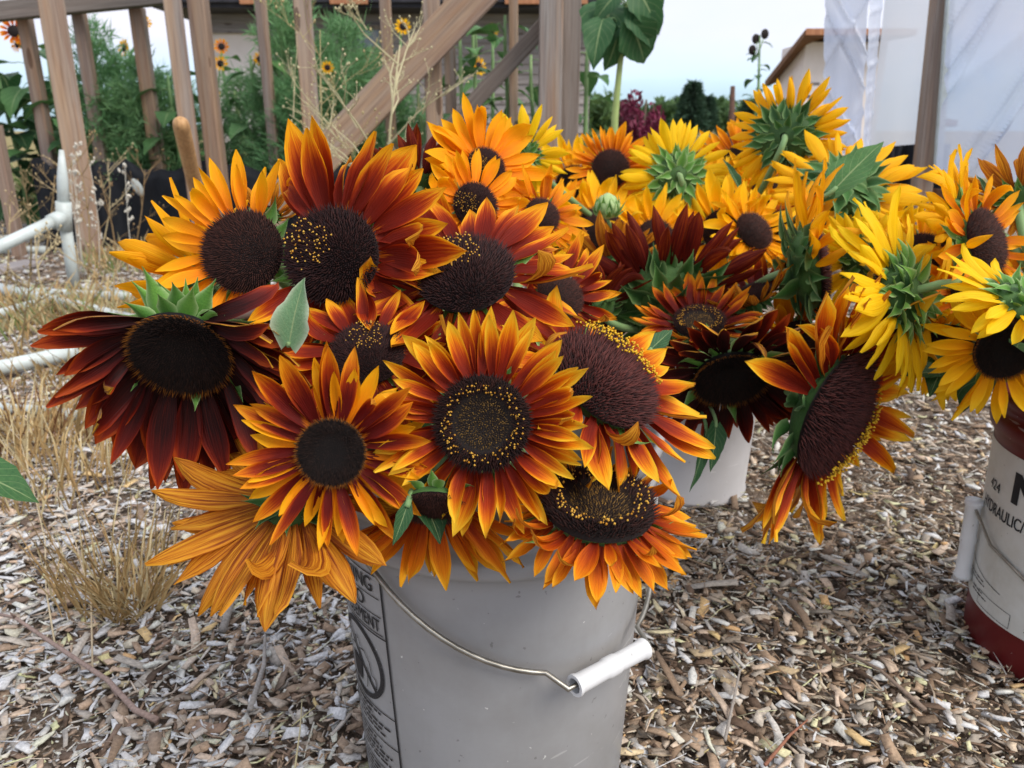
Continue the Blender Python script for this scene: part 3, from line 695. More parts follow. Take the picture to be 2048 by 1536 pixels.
def hairs_tube(root, pts, r0, r1, mat, n=9):
    mb = MB(); mb.tube(pts, [r0 + (r1 - r0) * i / (len(pts) - 1) for i in range(len(pts))], n); return mb.obj('stem', mat, root)
def add_leaf(root, base, a, d, up, size, rs, deep=False, pet=.35, which=None, mesh_=None):
    """leaf on a petiole: starts at a, runs towards d"""
    d = Vector(d).normalized(); end = a + d * size * pet
    mb = MB(); mb.tube([a - base, (a + d * size * pet * .5 + Vector((0, 0, .008))) - base, end - base], [.0028, .0022, .002], 6)
    ms = mesh_ or rs.choice(LEAFD if deep else LEAF)
    lf = obj('leaf', ms, root, basis(end - base, d, up) @ Matrix.Scale(size, 4))
    mb.obj('petiole', M_STEM, lf, mx=(basis(end - base, d, up) @ Matrix.Scale(size, 4)).inverted())
    return lf

NF = 0
def sunflower(px, py, depth, rd_px, pl_px, nrm, ptype, style, bk, label, n=30, e=10, ej=9, rot=0, droop=0.0, gap=None, curl=.12, bn=16, bt='g', bl=1.0,
              leaves=2, stem='g', group=None, back=None, spread=1.0, wide=1.0, L1=.07, toward=None, sway=None, bot=0.0):
    global NF; NF += 1; rs = random.Random(1000 + NF * 13)
    n = int(n * (1.42 if group != GF else 1.38)); wide *= .76
    hc = at(px, py, depth); n_ = cdir(*nrm); rd = rd_px * depth / FPX; pl = pl_px * depth / FPX
    bp, bh, br = BUCK[bk]; a = rs.uniform(0, 6.28); q = rs.uniform(.2, 1) * br
    # stems spread: bottom opposite the lean, mouth towards the head
    out_ = Vector((hc.x - bp.x, hc.y - bp.y, 0)); ol = out_.length; out_ = out_ / max(ol, 1e-4)
    base = bp + Vector((-out_.x * .05 + math.cos(a) * q * .4, -out_.y * .05 + math.sin(a) * q * .4, .012))
    mouth = bp + out_ * min(br * .8, ol * .6) + Vector((rs.uniform(-.02, .02), rs.uniform(-.02, .02), bh))
    root = empty('sunflower', base, label, 'sunflower', group)
    Rh = basis(hc - base, Vector((0, 0, 1)) if abs(n_.z) < .95 else Vector((0, 1, 0)), n_)
    # local: Y up-ish, Z = face normal
    z_ = n_; up = Vector((0, 0, 1)); y_ = up - z_ * up.dot(z_)
    if y_.length < .1: y_ = Vector((0, 1, 0)) - z_ * z_.y
    y_.normalize(); x_ = y_.cross(z_)
    hm = Matrix(((x_.x, y_.x, z_.x, 0), (x_.y, y_.y, z_.y, 0), (x_.z, y_.z, z_.z, 0), (0, 0, 0, 1)))
    HM = Matrix.Translation(hc - base) @ hm @ Matrix.Rotation(R(rot), 4, 'Z')
    dm, fm = DISC[style]
    dso = obj('disc', dm, root, HM @ Matrix.Scale(rd, 4)); obj('florets', fm, dso, kind='stuff')
    obj('receptacle', RECEP[bt], root, HM @ Matrix.Diagonal((rd * .95, rd * .95, rd, 1)))
    g = Vector((0, 0, -1))
    # petals in two whorls
    for ring in range(2):
        cnt = int(n * 1.12 * (.55 if ring == 0 else .45)); ph = rs.uniform(0, 6.28)
        for k in range(cnt):
            th = ph + 6.28319 * (k + rs.uniform(-.28, .28)) / cnt
            if gap and any(((math.degrees(th) - g0) % 360) < (g1 - g0) for g0, g1 in gap): continue
            rad = x_ * math.cos(th) + y_ * math.sin(th)
            ee = R((e if ring else e - 9) + rs.gauss(0, ej)); d = rad * math.cos(ee) + z_ * math.sin(ee) + g * droop
            tang = z_.cross(rad); d = (d + tang * rs.gauss(0, .10)).normalized()
            up_ = z_ * math.cos(ee) - rad * math.sin(ee)
            up_ = up_ + tang * rs.gauss(0, .22)
            pos = hc + rad * rd * .93 + z_ * rd * (-.10 - .06 * (1 - ring)) - base
            ln = pl * 1.08 * rs.uniform(.84, 1.12) * ((1.04 if ring == 0 else .95) if not back else (.9 if ring == 0 else 1.08)); ms = PET[ptype if not (back and ring == 0) else back]
            ln *= 1 + bot * max(0, -math.sin(th))
            mi = rs.randrange(12, 16) if rs.random() < curl else rs.randrange(12)
            ww = ln * rs.uniform(.85, 1.25) * spread * wide
            obj('petal', ms[mi], root, basis(pos, d, up_) @ Matrix.Diagonal((ww, ln, ln, 1)))
    # green bracts behind
    rings = [(.5, -24, .9, .26), (.5, -38, .74, .38)] if bn < 20 else [(.5, -10, .97, .16), (.5, -26, .86, .32)] if bn < 24 else [(.40, -14, .92, .16), (.38, -18, .88, .28), (.34, -26, .66, .42), (.24, -38, .36, .50)]
    for ring, (fr_, el_, rr_, zz_) in enumerate(rings):
        cnt = int(bn * fr_); ph = rs.uniform(0, 6.28)
        for k in range(cnt):
            th = ph + 6.28319 * (k + rs.uniform(-.2, .2)) / cnt; rad = x_ * math.cos(th) + y_ * math.sin(th)
            ee = R(el_ + rs.gauss(0, 12)); d = (rad * math.cos(ee) + z_ * math.sin(ee) + z_.cross(rad) * rs.gauss(0, .15)).normalized()
            pos = hc + rad * rd * rr_ * .9 - z_ * rd * zz_ - base
            ln = rd * rs.uniform(.5, .85) * bl
            obj('bract', rs.choice(BRA[bt]), root, basis(pos, d, -(z_ * math.cos(ee) - rad * math.sin(ee))) @ Matrix.Diagonal((ln * 1.1, ln, ln, 1)))
    hb = hc - z_ * rd * .45
    p1 = hb - z_ * L1 + Vector(sway or (0, 0, 0))
    p2 = mouth + Vector((out_.x * .03, out_.y * .03, .07))
    pts = [hb + z_ * rd * .1] + bez(hb, p1, p2, mouth, 12) + [mouth.lerp(base, .5), base]
    hairs_tube(root, [p - base for p in pts], .0052, .0068, M_STEMP if stem == 'p' else M_STEM)
    for k in range(leaves):
        ti = rs.choice((6, 7, 8, 9, 10)); a_ = pts[ti]; th = rs.uniform(0, 6.28)
        d = (out_ * .7 + Vector((math.cos(th), math.sin(th), rs.uniform(-.5, .2)))).normalized()
        add_leaf(root, base, a_, d, Vector((0, 0, 1)), rs.uniform(.07, .11), rs, True)
    return root, base, pts, hc, rd, (x_, y_, z_)

# ------------------------------------------------------------------ the cut sunflowers
GF, GM, GY, GR = ('sunflowers in the grey bucket', 'sunflowers in the white bucket', 'yellow sunflowers behind', 'sunflowers in the dark red bucket')
rA = sunflower(362, 708, .60, 99, 166, (.08, -.64, .76), 'dark', 'dark', 'front', 'nearly black maroon sunflower nodding face down, beside the white pipes', n=42, e=12, ej=7, droop=.62, bn=40, bl=1.25, bot=.38, gap=[(62, 118)], stem='p', leaves=0, group=GF, L1=.06, curl=.06, sway=(.05, 0, .03), wide=1.05)
rB = sunflower(486, 503, .67, 82, 112, (-.08, .02, 1), 'gold', 'brown', 'front', 'golden sunflower with plain brown disc behind the nodding dark maroon one', n=28, e=8, group=GF, gap=[(-60, 50)], leaves=1)
sunflower(405, 560, .76, 62, 125, (-.75, .25, -.25), 'gold', 'brown', 'front', 'golden sunflower turned away behind the brown-disc golden one', n=24, e=25, group=GF, bn=20, leaves=1)
sunflower(664, 512, .655, 96, 158, (-.12, .02, 1), 'rust', 'half', 'front', 'big rust red sunflower with yellow dots on one side of its disc', n=27, e=13, ej=13, curl=.22, group=GF, wide=1.3, rot=-12, gap=[(138, 222)])
sunflower(930, 548, .66, 98, 150, (-.05, .56, .8), 'rust', 'half', 'front', 'deep red sunflower with yellow dots along the top of its disc', n=26, e=4, ej=12, curl=.2, group=GF, wide=1.25, rot=-50, droop=.06)
sunflower(735, 708, .61, 72, 118, (.05, .5, .8), 'rust', 'half', 'front', 'rust sunflower with yellow petal tips tucked under the big rust red one', n=24, e=0, droop=.18, group=GF, wide=1.25, leaves=1, rot=-70)
sunflower(965, 846, .555, 95, 130, (-.05, -.02, 1), 'orange', 'ring', 'front', 'flame orange sunflower with ring of yellow tips, facing out over the bucket rim', n=38, e=11, ej=11, curl=.12, group=GF, wide=1.05, leaves=0)
sunflower(663, 905, .555, 69, 128, (.05, -.14, 1), 'maroon', 'dark', 'front', 'maroon sunflower with small black disc and golden outer petals', n=36, e=9, ej=8, back='gold', group=GF, wide=1.0, curl=.05)
sunflower(592, 1005, .60, 70, 182, (.1, -.62, -.6), 'amber', 'dark', 'front', 'faded sunflower hanging away, striped brown petal backs fanned below', n=36, wide=1.05, gap=[(165, 205)], e=4, ej=4, group=GF, bn=18, curl=.03, leaves=0, L1=.02, bt='d', droop=.12)
sunflower(868, 1015, .57, 66, 158, (.0, -.78, .55), 'amber', 'brown', 'front', 'amber sunflower drooping over the bucket rim under the flame orange one', n=30, e=28, ej=6, group=GF, curl=.03, leaves=0, L1=.04, droop=.1, gap=[(-15, 195)])
sunflower(1197, 1010, .575, 112, 98, (.06, .88, .47), 'amber', 'ring', 'front', 'amber sunflower lying face up against the bucket rim with curled petals', n=44, e=-4, ej=14, curl=.2, group=GF, droop=.34, wide=1.25, leaves=0)
sunflower(1212, 757, .62, 118, 136, (.5, .58, .62), 'orange', 'brownedge', 'front', 'orange sunflower with brown disc fringed by yellow stamens along one edge', n=26, e=2, ej=14, curl=.2, group=GF, droop=.12, wide=1.25, leaves=1, gap=[(40, 80)])
sunflower(972, 335, .90, 40, 95, (.45, .15, .85), 'gold', 'half', 'front', 'topmost golden orange sunflower in front of the timber posts', n=26, e=10, group=GF, wide=1.15, leaves=1)
sunflower(950, 412, .84, 46, 74, (.42, .05, .9), 'gold', 'half', 'front', 'golden sunflower with yellow specks tucked right above the deep red one', n=24, e=10, group=GF, wide=1.15, leaves=0)
sunflower(838, 368, .92, 34, 82, (-.15, .72, -.55), 'wine', 'brown', 'front', 'small rusty sunflower turned away, next to the topmost golden one', n=20, e=30, group=GF, bn=18, bt='d', leaves=1)
sunflower(540, 425, .80, 22, 48, (.1, .85, -.3), 'amber', 'brown', 'front', 'tiny orange sunflower peeking over the brown-disc golden one', n=16, e=45, group=GF, bn=14, leaves=0)
sunflower(1085, 430, .90, 36, 70, (.3, .2, .7), 'honey', 'brown', 'front', 'half hidden honey sunflower beside the golden speckled one', n=22, group=GF, leaves=1)
sunflower(560, 770, .66, 45, 95, (-.2, .1, .9), 'honey', 'brown', 'front', 'honey sunflower buried below the purple stem and the small leaf', n=20, e=12, group=GF, leaves=1)
sunflower(1120, 590, .80, 50, 90, (.4, .3, .8), 'rust', 'brown', 'front', 'red sunflower half hidden behind the deep red dotted one', n=22, group=GF, leaves=2)
sunflower(770, 830, .66, 45, 90, (0, .2, .9), 'maroon', 'dark', 'front', 'maroon sunflower buried between the black-disc and flame orange ones', n=22, group=GF, leaves=0)
# white bucket
sunflower(1462, 757, .98, 76, 122, (.0, -.76, .65), 'dark', 'dark', 'mid', 'black maroon sunflower nodding face down over the white bucket', n=32, e=10, ej=7, droop=.12, bn=22, bl=1.2, group=GM, curl=.06, leaves=0, L1=.05)
sunflower(1672, 828, .94, 130, 165, (.58, -.33, .58), 'orange', 'brownedge', 'mid', 'large orange sunflower turned sideways with a long tilted brown disc', n=44, e=6, ej=10, curl=.08, group=GM, wide=.9, leaves=0, bn=22, bl=.95, bt='d', rot=-75, gap=[(150, 215)], L1=.1)
sunflower(1398, 645, 1.06, 50, 80, (-.12, .72, .62), 'maroon', 'ring', 'mid', 'small maroon sunflower standing upright with a brownish disc', n=22, e=28, ej=7, group=GM, curl=.03, leaves=1)
sunflower(1625, 535, 1.08, 88, 128, (.88, .12, .18), 'honey', 'brownedge', 'mid', 'honey orange sunflower seen edge on with spiky green bracts', n=24, e=18, ej=12, group=GM, gap=[(170, 330)], bn=26, bl=1.25, bt='d', leaves=0, curl=.15, wide=.85)
sunflower(1330, 600, 1.16, 100, 105, (.0, .62, -.72), 'wine', 'brown', 'mid', 'dark wine sunflower turned away showing its shaded green back', n=30, e=6, ej=10, group=GM, bn=34, bl=.85, bt='d', leaves=1)
sunflower(1230, 525, 1.20, 42, 75, (.05, .9, -.35), 'amber', 'brown', 'mid', 'red and orange sunflower facing the sky in front of the green bud', n=26, e=36, ej=8, group=GM, bn=18, bt='d', leaves=1)
sunflower(1500, 590, 1.12, 45, 70, (-.3, .5, .2), 'maroon', 'brown', 'mid', 'maroon sunflower with folded petals below the honey orange one', n=20, e=35, group=GM, bn=22, bt='d', leaves=2)
sunflower(1195, 620, 1.12, 42, 78, (-.3, .4, -.3), 'wine', 'brown', 'mid', 'shaded wine sunflower turned away beside the deep red dotted one', n=22, e=12, group=GM, bn=20, bt='d', leaves=2)
sunflower(1590, 690, 1.12, 50, 80, (.2, -.2, .6), 'honey', 'brown', 'mid', 'honey sunflower buried behind the black maroon one', n=22, e=12, group=GM, bn=18, bt='d', leaves=2)
# yellow bouquet behind
sunflower(1221, 337, 1.55, 37, 52, (0, .0, 1), 'honey', 'brown', 'back', 'round honey orange sunflower with dark disc facing straight out', n=34, e=6, ej=5, group=GY, curl=.03, leaves=0, wide=.9)
sunflower(1150, 372, 1.62, 40, 62, (.1, .0, 1), 'yellow', 'dark', 'back', 'yellow sunflower half covered by the round honey orange one', n=28, e=8, group=GY, leaves=1)
sunflower(1202, 458, 1.45, 48, 78, (.1, .35, .9), 'yellow', 'brown', 'back', 'yellow sunflower with wide brown disc behind the green bud', n=28, e=8, group=GY, leaves=1)
sunflower(1352, 352, 1.48, 48, 62, (.0, .12, -1), 'lemon', 'brown', 'back', 'lemon yellow sunflower seen from behind on a straight pale stem', n=32, e=10, ej=6, group=GY, bn=30, bl=1.0, curl=.03, leaves=1)
sunflower(1575, 275, 1.40, 58, 62, (.50, .18, -.80), 'yellow', 'brown', 'back', 'tall yellow sunflower seen from behind with thick curved stem', n=36, e=8, ej=9, group=GY, bn=30, bl=.9, bt='d', leaves=1, curl=.1, sway=(0, -.1, 0))
sunflower(1682, 385, 1.30, 68, 85, (.1, -.35, -.75), 'yellow', 'brown', 'back', 'yellow sunflower hanging away under a large upright leaf', n=34, e=6, ej=10, group=GY, bn=30, bl=1.0, bt='d', leaves=0, curl=.1)
sunflower(1757, 462, 1.42, 24, 62, (.05, -.15, .95), 'yellow', 'brown', 'back', 'small yellow sunflower with little dark disc by the upright leaf', n=22, e=35, ej=8, group=GY, leaves=0)
sunflower(1445, 462, 1.28, 42, 72, (.12, -.08, 1), 'yellow', 'brown', 'back', 'open yellow sunflower partly behind the spiky honey orange one', n=22, e=8, group=GY, leaves=1, wide=1.2)
sunflower(1050, 310, 1.32, 30, 60, (.1, .5, -.8), 'lemon', 'brown', 'back', 'pale lemon sunflower facing away next to the topmost golden one', n=22, e=25, group=GY, bn=26, leaves=1)
sunflower(1285, 440, 1.60, 42, 78, (-.1, .1, 1), 'yellow', 'brown', 'back', 'yellow sunflower tucked behind the pale straight stem', n=26, group=GY, leaves=2)
sunflower(1480, 330, 1.55, 38, 62, (-.2, .0, .9), 'honey', 'dark', 'back', 'shaded honey sunflower between the two seen from behind', n=24, group=GY, leaves=2)
sunflower(1545, 385, 1.50, 40, 75, (.0, .3, .9), 'yellow', 'brown', 'back', 'yellow sunflower below the thick curved stem', n=26, group=GY, leaves=1)
sunflower(1640, 445, 1.45, 40, 70, (-.1, .3, .8), 'yellow', 'brown', 'back', 'yellow sunflower beneath the one that hangs under the leaf', n=26, group=GY, leaves=1)
sunflower(1390, 500, 1.50, 42, 72, (.1, .3, .8), 'yellow', 'brown', 'back', 'yellow sunflower at the foot of the pale straight stem', n=26, group=GY, leaves=2)
sunflower(1105, 455, 1.50, 40, 70, (.1, .2, .9), 'honey', 'brown', 'back', 'dull honey sunflower under the half covered yellow one', n=24, group=GY, leaves=2)
for i, (px, py, dp, nr, tp_, st_, lb) in enumerate(((1312, 478, 1.42, (.2, .1, .95), 'yellow', 'brown', 'yellow sunflower squeezed under the tucked-in one and the bud'), (1508, 462, 1.26, (.3, .3, .8), 'yellow', 'brown', 'yellow sunflower peeking past the upright honey petals'), (1565, 452, 1.30, (-.3, .4, .6), 'honey', 'brown', 'honey sunflower behind the edge-on honey orange head'), (1722, 520, 1.15, (.1, .3, -.6), 'lemon', 'brown', 'lemon sunflower turned away behind the spiky bracted one'), (1845, 505, 1.10, (-.3, .2, .8), 'yellow', 'brown', 'yellow sunflower between the spiky bracted and side-on ones'), (1432, 398, 1.52, (.1, .2, .9), 'yellow', 'brown', 'yellow sunflower above the open yellow one'))):
    sunflower(px, py, dp, 40, 66, nr, tp_, st_, 'back' if px < 1700 else 'red', lb, n=26, group=GY if px < 1700 else GR, leaves=1, bn=24 if nr[2] < 0 else 14)
# dark red bucket
rAI = sunflower(1795, 590, .92, 78, 122, (-.55, -.12, -.66), 'lemon', 'brown', 'red', 'bright lemon sunflower seen from behind with long spiky bracts', n=32, e=8, ej=9, group=GR, bn=40, bl=1.0, leaves=0, curl=.08, sway=(.03, -.02, .03))
sunflower(1972, 482, .90, 64, 84, (.5, .15, .85), 'honey', 'brown', 'red', 'honey orange sunflower facing sideways in front of the plastic sheet', n=22, e=8, ej=12, group=GR, leaves=1, curl=.2)
sunflower(1905, 452, 1.02, 62, 84, (-.62, .05, -.55), 'yellow', 'brown', 'red', 'yellow sunflower seen side on behind the sideways honey orange one', n=28, e=12, group=GR, bn=26, leaves=0)
sunflower(2035, 612, .80, 62, 100, (-.25, -.55, -.55), 'lemon', 'brown', 'red', 'vivid lemon sunflower with bright green back over the dark red rim', n=26, e=8, group=GR, bn=26, leaves=0, curl=.05)
sunflower(2010, 700, .88, 60, 95, (-.1, -.35, .9), 'yellow', 'dark', 'red', 'yellow sunflower with shaded dark disc touching the dark red rim', n=28, e=10, group=GR, leaves=1)
sunflower(1885, 690, .98, 52, 90, (-.1, -.6, .6), 'yellow', 'brown', 'red', 'yellow sunflower drooping below the one with long spiky bracts', n=26, e=25, group=GR, leaves=2)
sunflower(2040, 400, 1.0, 40, 80, (.3, .5, -.4), 'amber', 'brown', 'red', 'amber sunflower turned away above the sideways honey orange one', n=22, e=30, group=GR, bn=20, leaves=1)
sunflower(1960, 580, 1.0, 52, 90, (-.2, .2, .8), 'honey', 'brown', 'red', 'honey sunflower between the spiky and vivid lemon ones', n=26, group=GR, leaves=2)

# bud on a thin stem in front of the wide brown disc
def bud(px, py, depth, r_px, bk, label):
    c = at(px, py, depth); r = r_px * depth / FPX; bp, bh, br = BUCK[bk]; base = bp + Vector((-.03, 0, .012)); rs = random.Random(5)
    root = empty('sunflower_bud', base, label, 'flower bud')
    mb = MB(); mb.lathe([(.1, -.95), (.55, -.8), (.92, -.3), (.9, .2), (.55, .7), (.1, .95)], 20); obj('bud_core', mb.mesh('bud', M_BRACT), root, Matrix.Translation(c - base) @ Matrix.Scale(r, 4))
    for ring, (ee, rr, zz, ln) in enumerate(((62, .9, -.5, 1.15), (70, .85, -.2, 1.1), (40, .75, -.75, 1.0))):
        for k in range(8):
            th = 6.283 * (k + ring * .5 + rs.uniform(-.15, .15)) / 8; rad = Vector((math.cos(th), math.sin(th), 0)); d = rad * math.cos(R(ee)) + Vector((0, 0, 1)) * math.sin(R(ee))
            obj('bract', rs.choice(BRA['g']), root, basis(c - base + rad * r * rr * .9 + Vector((0, 0, r * zz)), d, rad) @ Matrix.Scale(r * ln, 4))
    mouth = bp + Vector((-.05, 0, bh)); pts = bez(c + Vector((0, 0, -r * .9)), c + Vector((.02, 0, -.08)), mouth + Vector((0, 0, .08)), mouth, 10) + [base]
    hairs_tube(root, [p - base for p in pts], .003, .0045, M_STEM)
bud(1215, 412, 1.36, 27, 'back', 'tight green sunflower bud on a thin stem')

# conspicuous leaves belong to the flowers they grow on
def leaf_px(info, p0, p1, size, up, ms, stem_i, deep=False):
    root, base, pts = info[0], info[1], info[2]; a = at(*p0); b_ = at(*p1); d = b_ - a; L = d.length
    lf = obj('leaf', ms, root, basis(a - base, d, up) @ Matrix.Diagonal((L * size, L, L, 1)))
    s0 = pts[stem_i]; mb = MB(); mb.tube([s0 - base, (s0.lerp(a, .5) + Vector((0, 0, .006))) - base, a - base, a + d * .04 - base], [.0034, .0028, .0024, .002], 7)
    mb.local((basis(a - base, d, up) @ Matrix.Diagonal((L * size, L, L, 1)))).obj('petiole', M_STEM, lf)
M_LEAFP = green_mat('pale felted leaf', '#4f7d50', '#84a87c', True, .25, .7, '#c8d8b8')
flat = leaf_mesh(M_LEAFP, 91, .78, -.35); flat2 = leaf_mesh(M_LEAF, 92, .62, -.2); flat3 = leaf_mesh(M_LEAFD, 93, .5, -.3)
rs = random.Random(77)
leaf_px(rA, (578, 690, .575), (612, 556, .575), .95, cdir(-.35, .2, .9), flat, 5)
LF = {}
def find(label_bit): return [o for o in COL.objects if o.type == 'EMPTY' and label_bit in o.get('label', '')][0]
def leaf_on(label_bit, p0, p1, size, up, ms, p_from=None):
    root = find(label_bit); base = root.location.copy(); a = at(*p0); b_ = at(*p1); d = b_ - a; L = d.length
    M = basis(a - base, d, up) @ Matrix.Diagonal((L * size, L, L, 1))
    lf = obj('leaf', ms, root, M)
    f = at(*p_from) if p_from else a - d * .3 + Vector((0, .07, -.01))
    mb = MB(); mb.tube([p - base for p in bez(f, f.lerp(a, .4) + Vector((0, 0, .01)), a - d * .15, a, 6)] + [a + d * .05 - base], .0036 if p_from else .0024, 7); mb.local(M).obj('petiole', M_STEM, lf)
leaf_on('hanging away under a large', (1668, 380, 1.12), (1768, 286, 1.12), .95, cdir(-.3, .5, .8), flat2, (1588, 440, 1.16))
leaf_on('hanging away under a large', (1690, 365, 1.25), (1608, 345, 1.25), .7, cdir(0, .8, .5), flat3)
leaf_on('maroon sunflower with small black disc', (815, 1010, .55), (785, 1092, .545), .8, cdir(.3, .2, .9), flat3)
leaf_on('black maroon sunflower nodding', (1432, 850, .99), (1420, 945, .97), .85, cdir(.1, .1, 1), flat3)
leaf_on('black maroon sunflower nodding', (1412, 870, .99), (1378, 985, .97), .45, cdir(.3, .1, 1), flat3)
leaf_on('small maroon sunflower standing', (1330, 690, 1.05), (1260, 690, 1.02), .8, cdir(.1, .5, .8), flat3)
leaf_on('orange sunflower with brown disc fringed', (1300, 700, .78), (1345, 660, .8), 1.0, cdir(0, .4, .8), flat3)
leaf_on('sideways in front of the plastic', (1975, 395, .93), (1952, 350, .93), .7, cdir(.2, .2, .9), flat3)
leaf_on('drooping below the one with long', (1880, 745, .96), (1800, 752, .95), .9, cdir(.1, .6, .7), flat3)
leaf_on('shaded honey sunflower between', (1478, 375, 1.35), (1445, 318, 1.35), .6, cdir(.2, .3, .9), flat3)

# ------------------------------------------------------------------ timber frame
def timber(parent, a, b_, wx, wy, mat=None, name='post', roll=0.0):
    """square-edged timber from a to b"""
    a, b_ = Vector(a), Vector(b_); d = b_ - a; L = d.length
    mb = MB(); mb.box((-wx / 2, -wy / 2, 0), (wx / 2, wy / 2, L), .005)
    q = d.to_track_quat('Z', 'Y').to_matrix().to_4x4()
    x = Vector((1, 0, 0)); z = d.normalized(); x = (x - z * x.dot(z))
    x = x.normalized() if x.length > .1 else Vector((0, 0, 1)).cross(z); y = z.cross(x)
    M = Matrix(((x.x, y.x, z.x, a.x), (x.y, y.y, z.y, a.y), (x.z, y.z, z.z, a.z), (0, 0, 0, 1))) @ Matrix.Rotation(roll, 4, 'Z')
    return mb.obj(name, mat or M_TIMBER, parent, False, Matrix.Translation(-parent.location) @ M)
def post_px(parent, xt, yt, xb, yb, Y, wd, mat=None, top=None, thick=None, roll=0.0):
    p = atY(xb, yb, Y); t_ = atY(xt, yt, Y); xm = (p.x + t_.x) / 2
    timber(parent, (xm, Y, 0), (xm + (t_.x - p.x) * .15, Y, top or max(2.1, t_.z + .3)), wd, thick or wd, mat, 'post', roll)
YF, YB = 4.4, 4.95
fr = empty('timber_frame', (0, YF, 0), 'weathered open timber wall frame with posts and a thick diagonal brace', 'timber frame')
post_px(fr, 115, 0, 165, 490, YF, .122, roll=.5); post_px(fr, 345, 0, 388, 360, YF, .085, roll=.3); post_px(fr, 395, 0, 435, 340, YF + .15, .09)
post_px(fr, 603, 0, 632, 350, YF, .09, roll=.2); post_px(fr, 862, 0, 870, 270, YF, .086); post_px(fr, 1100, 0, 1102, 300, YF - .05, .12, thick=.09); post_px(fr, 1140, 0, 1141, 300, YF, .096, M_TIMBERG)
post_px(fr, -12, 240, 18, 410, YF, .06, top=.72)
a_ = atY(945, 0, YF - .14); b2_ = atY(560, 405, YF - .14); dd = (a_ - b2_); timber(fr, b2_ - dd * .12, a_ + dd * .25, .175, .05, None, 'brace')
a_ = atY(1085, 55, YF + .12); b2_ = atY(880, 278, YF + .12); dd = (a_ - b2_); timber(fr, b2_ - dd * .5, a_ + dd * .1, .085, .05, M_TIMBERG, 'brace')
fr2 = empty('timber_frame', (0, YB, 0), 'farther slim timber frame with a level top rail behind the green plants', 'timber frame')
for (xt, yt, xb, yb, wd) in ((52, 40, 100, 330, .088), (160, 20, 190, 250, .085), (270, 0, 318, 330, .095), (518, 0, 552, 320, .075), (766, 0, 788, 310, .08), (897, 80, 905, 240, .085), (1026, 0, 1028, 240, .07)):
    p = atY(xb, yb, YB); t_ = atY(xt, yt, YB); timber(fr2, ((p.x + t_.x) / 2, YB, 0), ((p.x + t_.x) / 2, YB, atY(xt, 16, YB).z if xt < 300 else 2.6), wd * .77, wd * .77)
L_, R_ = atY(-30, 26, YB - .09), atY(345, -12, YB - .09); timber(fr2, L_, R_, .075, .10, M_TIMBERG, 'top_rail', 0)

# ------------------------------------------------------------------ black fabric beds
def fabric_bed(x0, x1, y0, y1, h, label, seed):
    root = empty('fabric_bed', ((x0 + x1) / 2, (y0 + y1) / 2, 0), label, 'raised bed'); c = root.location; rs_ = random.Random(seed)
    per = []; n = 26; m = 8
    for i in range(n): per.append((x0 + (x1 - x0) * i / n, y0))
    for i in range(m): per.append((x1, y0 + (y1 - y0) * i / m))
    for i in range(n): per.append((x1 - (x1 - x0) * i / n, y1))
    for i in range(m): per.append((x0, y1 - (y1 - y0) * i / m))
    N = len(per); v = []; f = []; J = 7; ph = [rs_.uniform(0, 6.28) for _ in range(4)]
    for j in range(J + 1):
        t = j / J
        for i, (x, y) in enumerate(per):
            wv = .018 * math.sin(i * 1.1 + ph[0] + t * 2) + .012 * math.sin(i * 2.7 + ph[1] - t * 3) + .03 * t * math.sin(i * .5 + ph[2])
            hh = h * (1 + .06 * math.sin(i * .45 + ph[3]) + .03 * math.sin(i * 1.3))
            v.append((x - c.x + (x - c.x) * .015 * t, y - c.y - wv, t * hh))
    for i in range(N):     # folded inner lip
        x, y, z = v[J * N + i]; v.append((x * .97, y * .93, z - .07))
    for j in range(J + 1):
        for i in range(N): f.append((j * N + i, j * N + (i + 1) % N, (j + 1) * N + (i + 1) % N, (j + 1) * N + i))
    obj('fabric_wall', mesh('fabric wall', v, f, M_FABRIC), root)
    sb = MB(); sb.box((x0 - c.x + .03, y0 - c.y + .06, 0), (x1 - c.x - .03, y1 - c.y - .06, h * .8)); sb.obj('soil', M_SOIL, root, False)
xl = atY(78, 420, YF + .3).x
fabric_bed(xl, atY(395, 420, YF + .3).x, YF + .3, YF + 1.3, .50, 'black fabric raised bed beside the thick reddish post', 1)
fabric_bed(atY(412, 420, YF + .3).x, atY(790, 380, YF + .3).x, YF + .3, YF + 1.3, .49, 'black fabric raised bed behind the thick diagonal brace', 2)

# ------------------------------------------------------------------ white pipes, pole, tag
pv = empty('pipe_stand', gnd(150, 590), 'white plastic pipe stand with a tee and slanted side arm', 'pipe'); o_ = pv.location
top = atY(123, 300, 3.35); tee = atY(128, 432, 3.36); bot = Vector((o_.x - .01, 3.4, 0)); dn = (tee - top).normalized()
mb = MB(); mb.tube([top - o_, top + dn * .12 - o_, tee - o_], [.009, .022, .024], 16); mb.obj('upper_pipe', M_PVC, pv)
mb = MB(); mb.tube([tee - o_, bot.lerp(tee, .5) + Vector((0, 0, 0)) - o_, bot - o_], .024, 16); mb.obj('lower_pipe', M_PVC, pv)
arm = atY(-40, 512, 3.0); mb = MB(); mb.tube([tee - o_, tee.lerp(arm, .5) - o_, arm - o_], .024, 16); mb.obj('side_arm', M_PVC, pv)
mb = MB(); ad = (arm - tee).normalized(); mb.tube([tee - dn * .06 - o_, tee + dn * .06 - o_], .031, 18); mb.tube([tee - o_, tee + ad * .07 - o_], .031, 18); mb.obj('tee_fitting', M_PVC, pv)
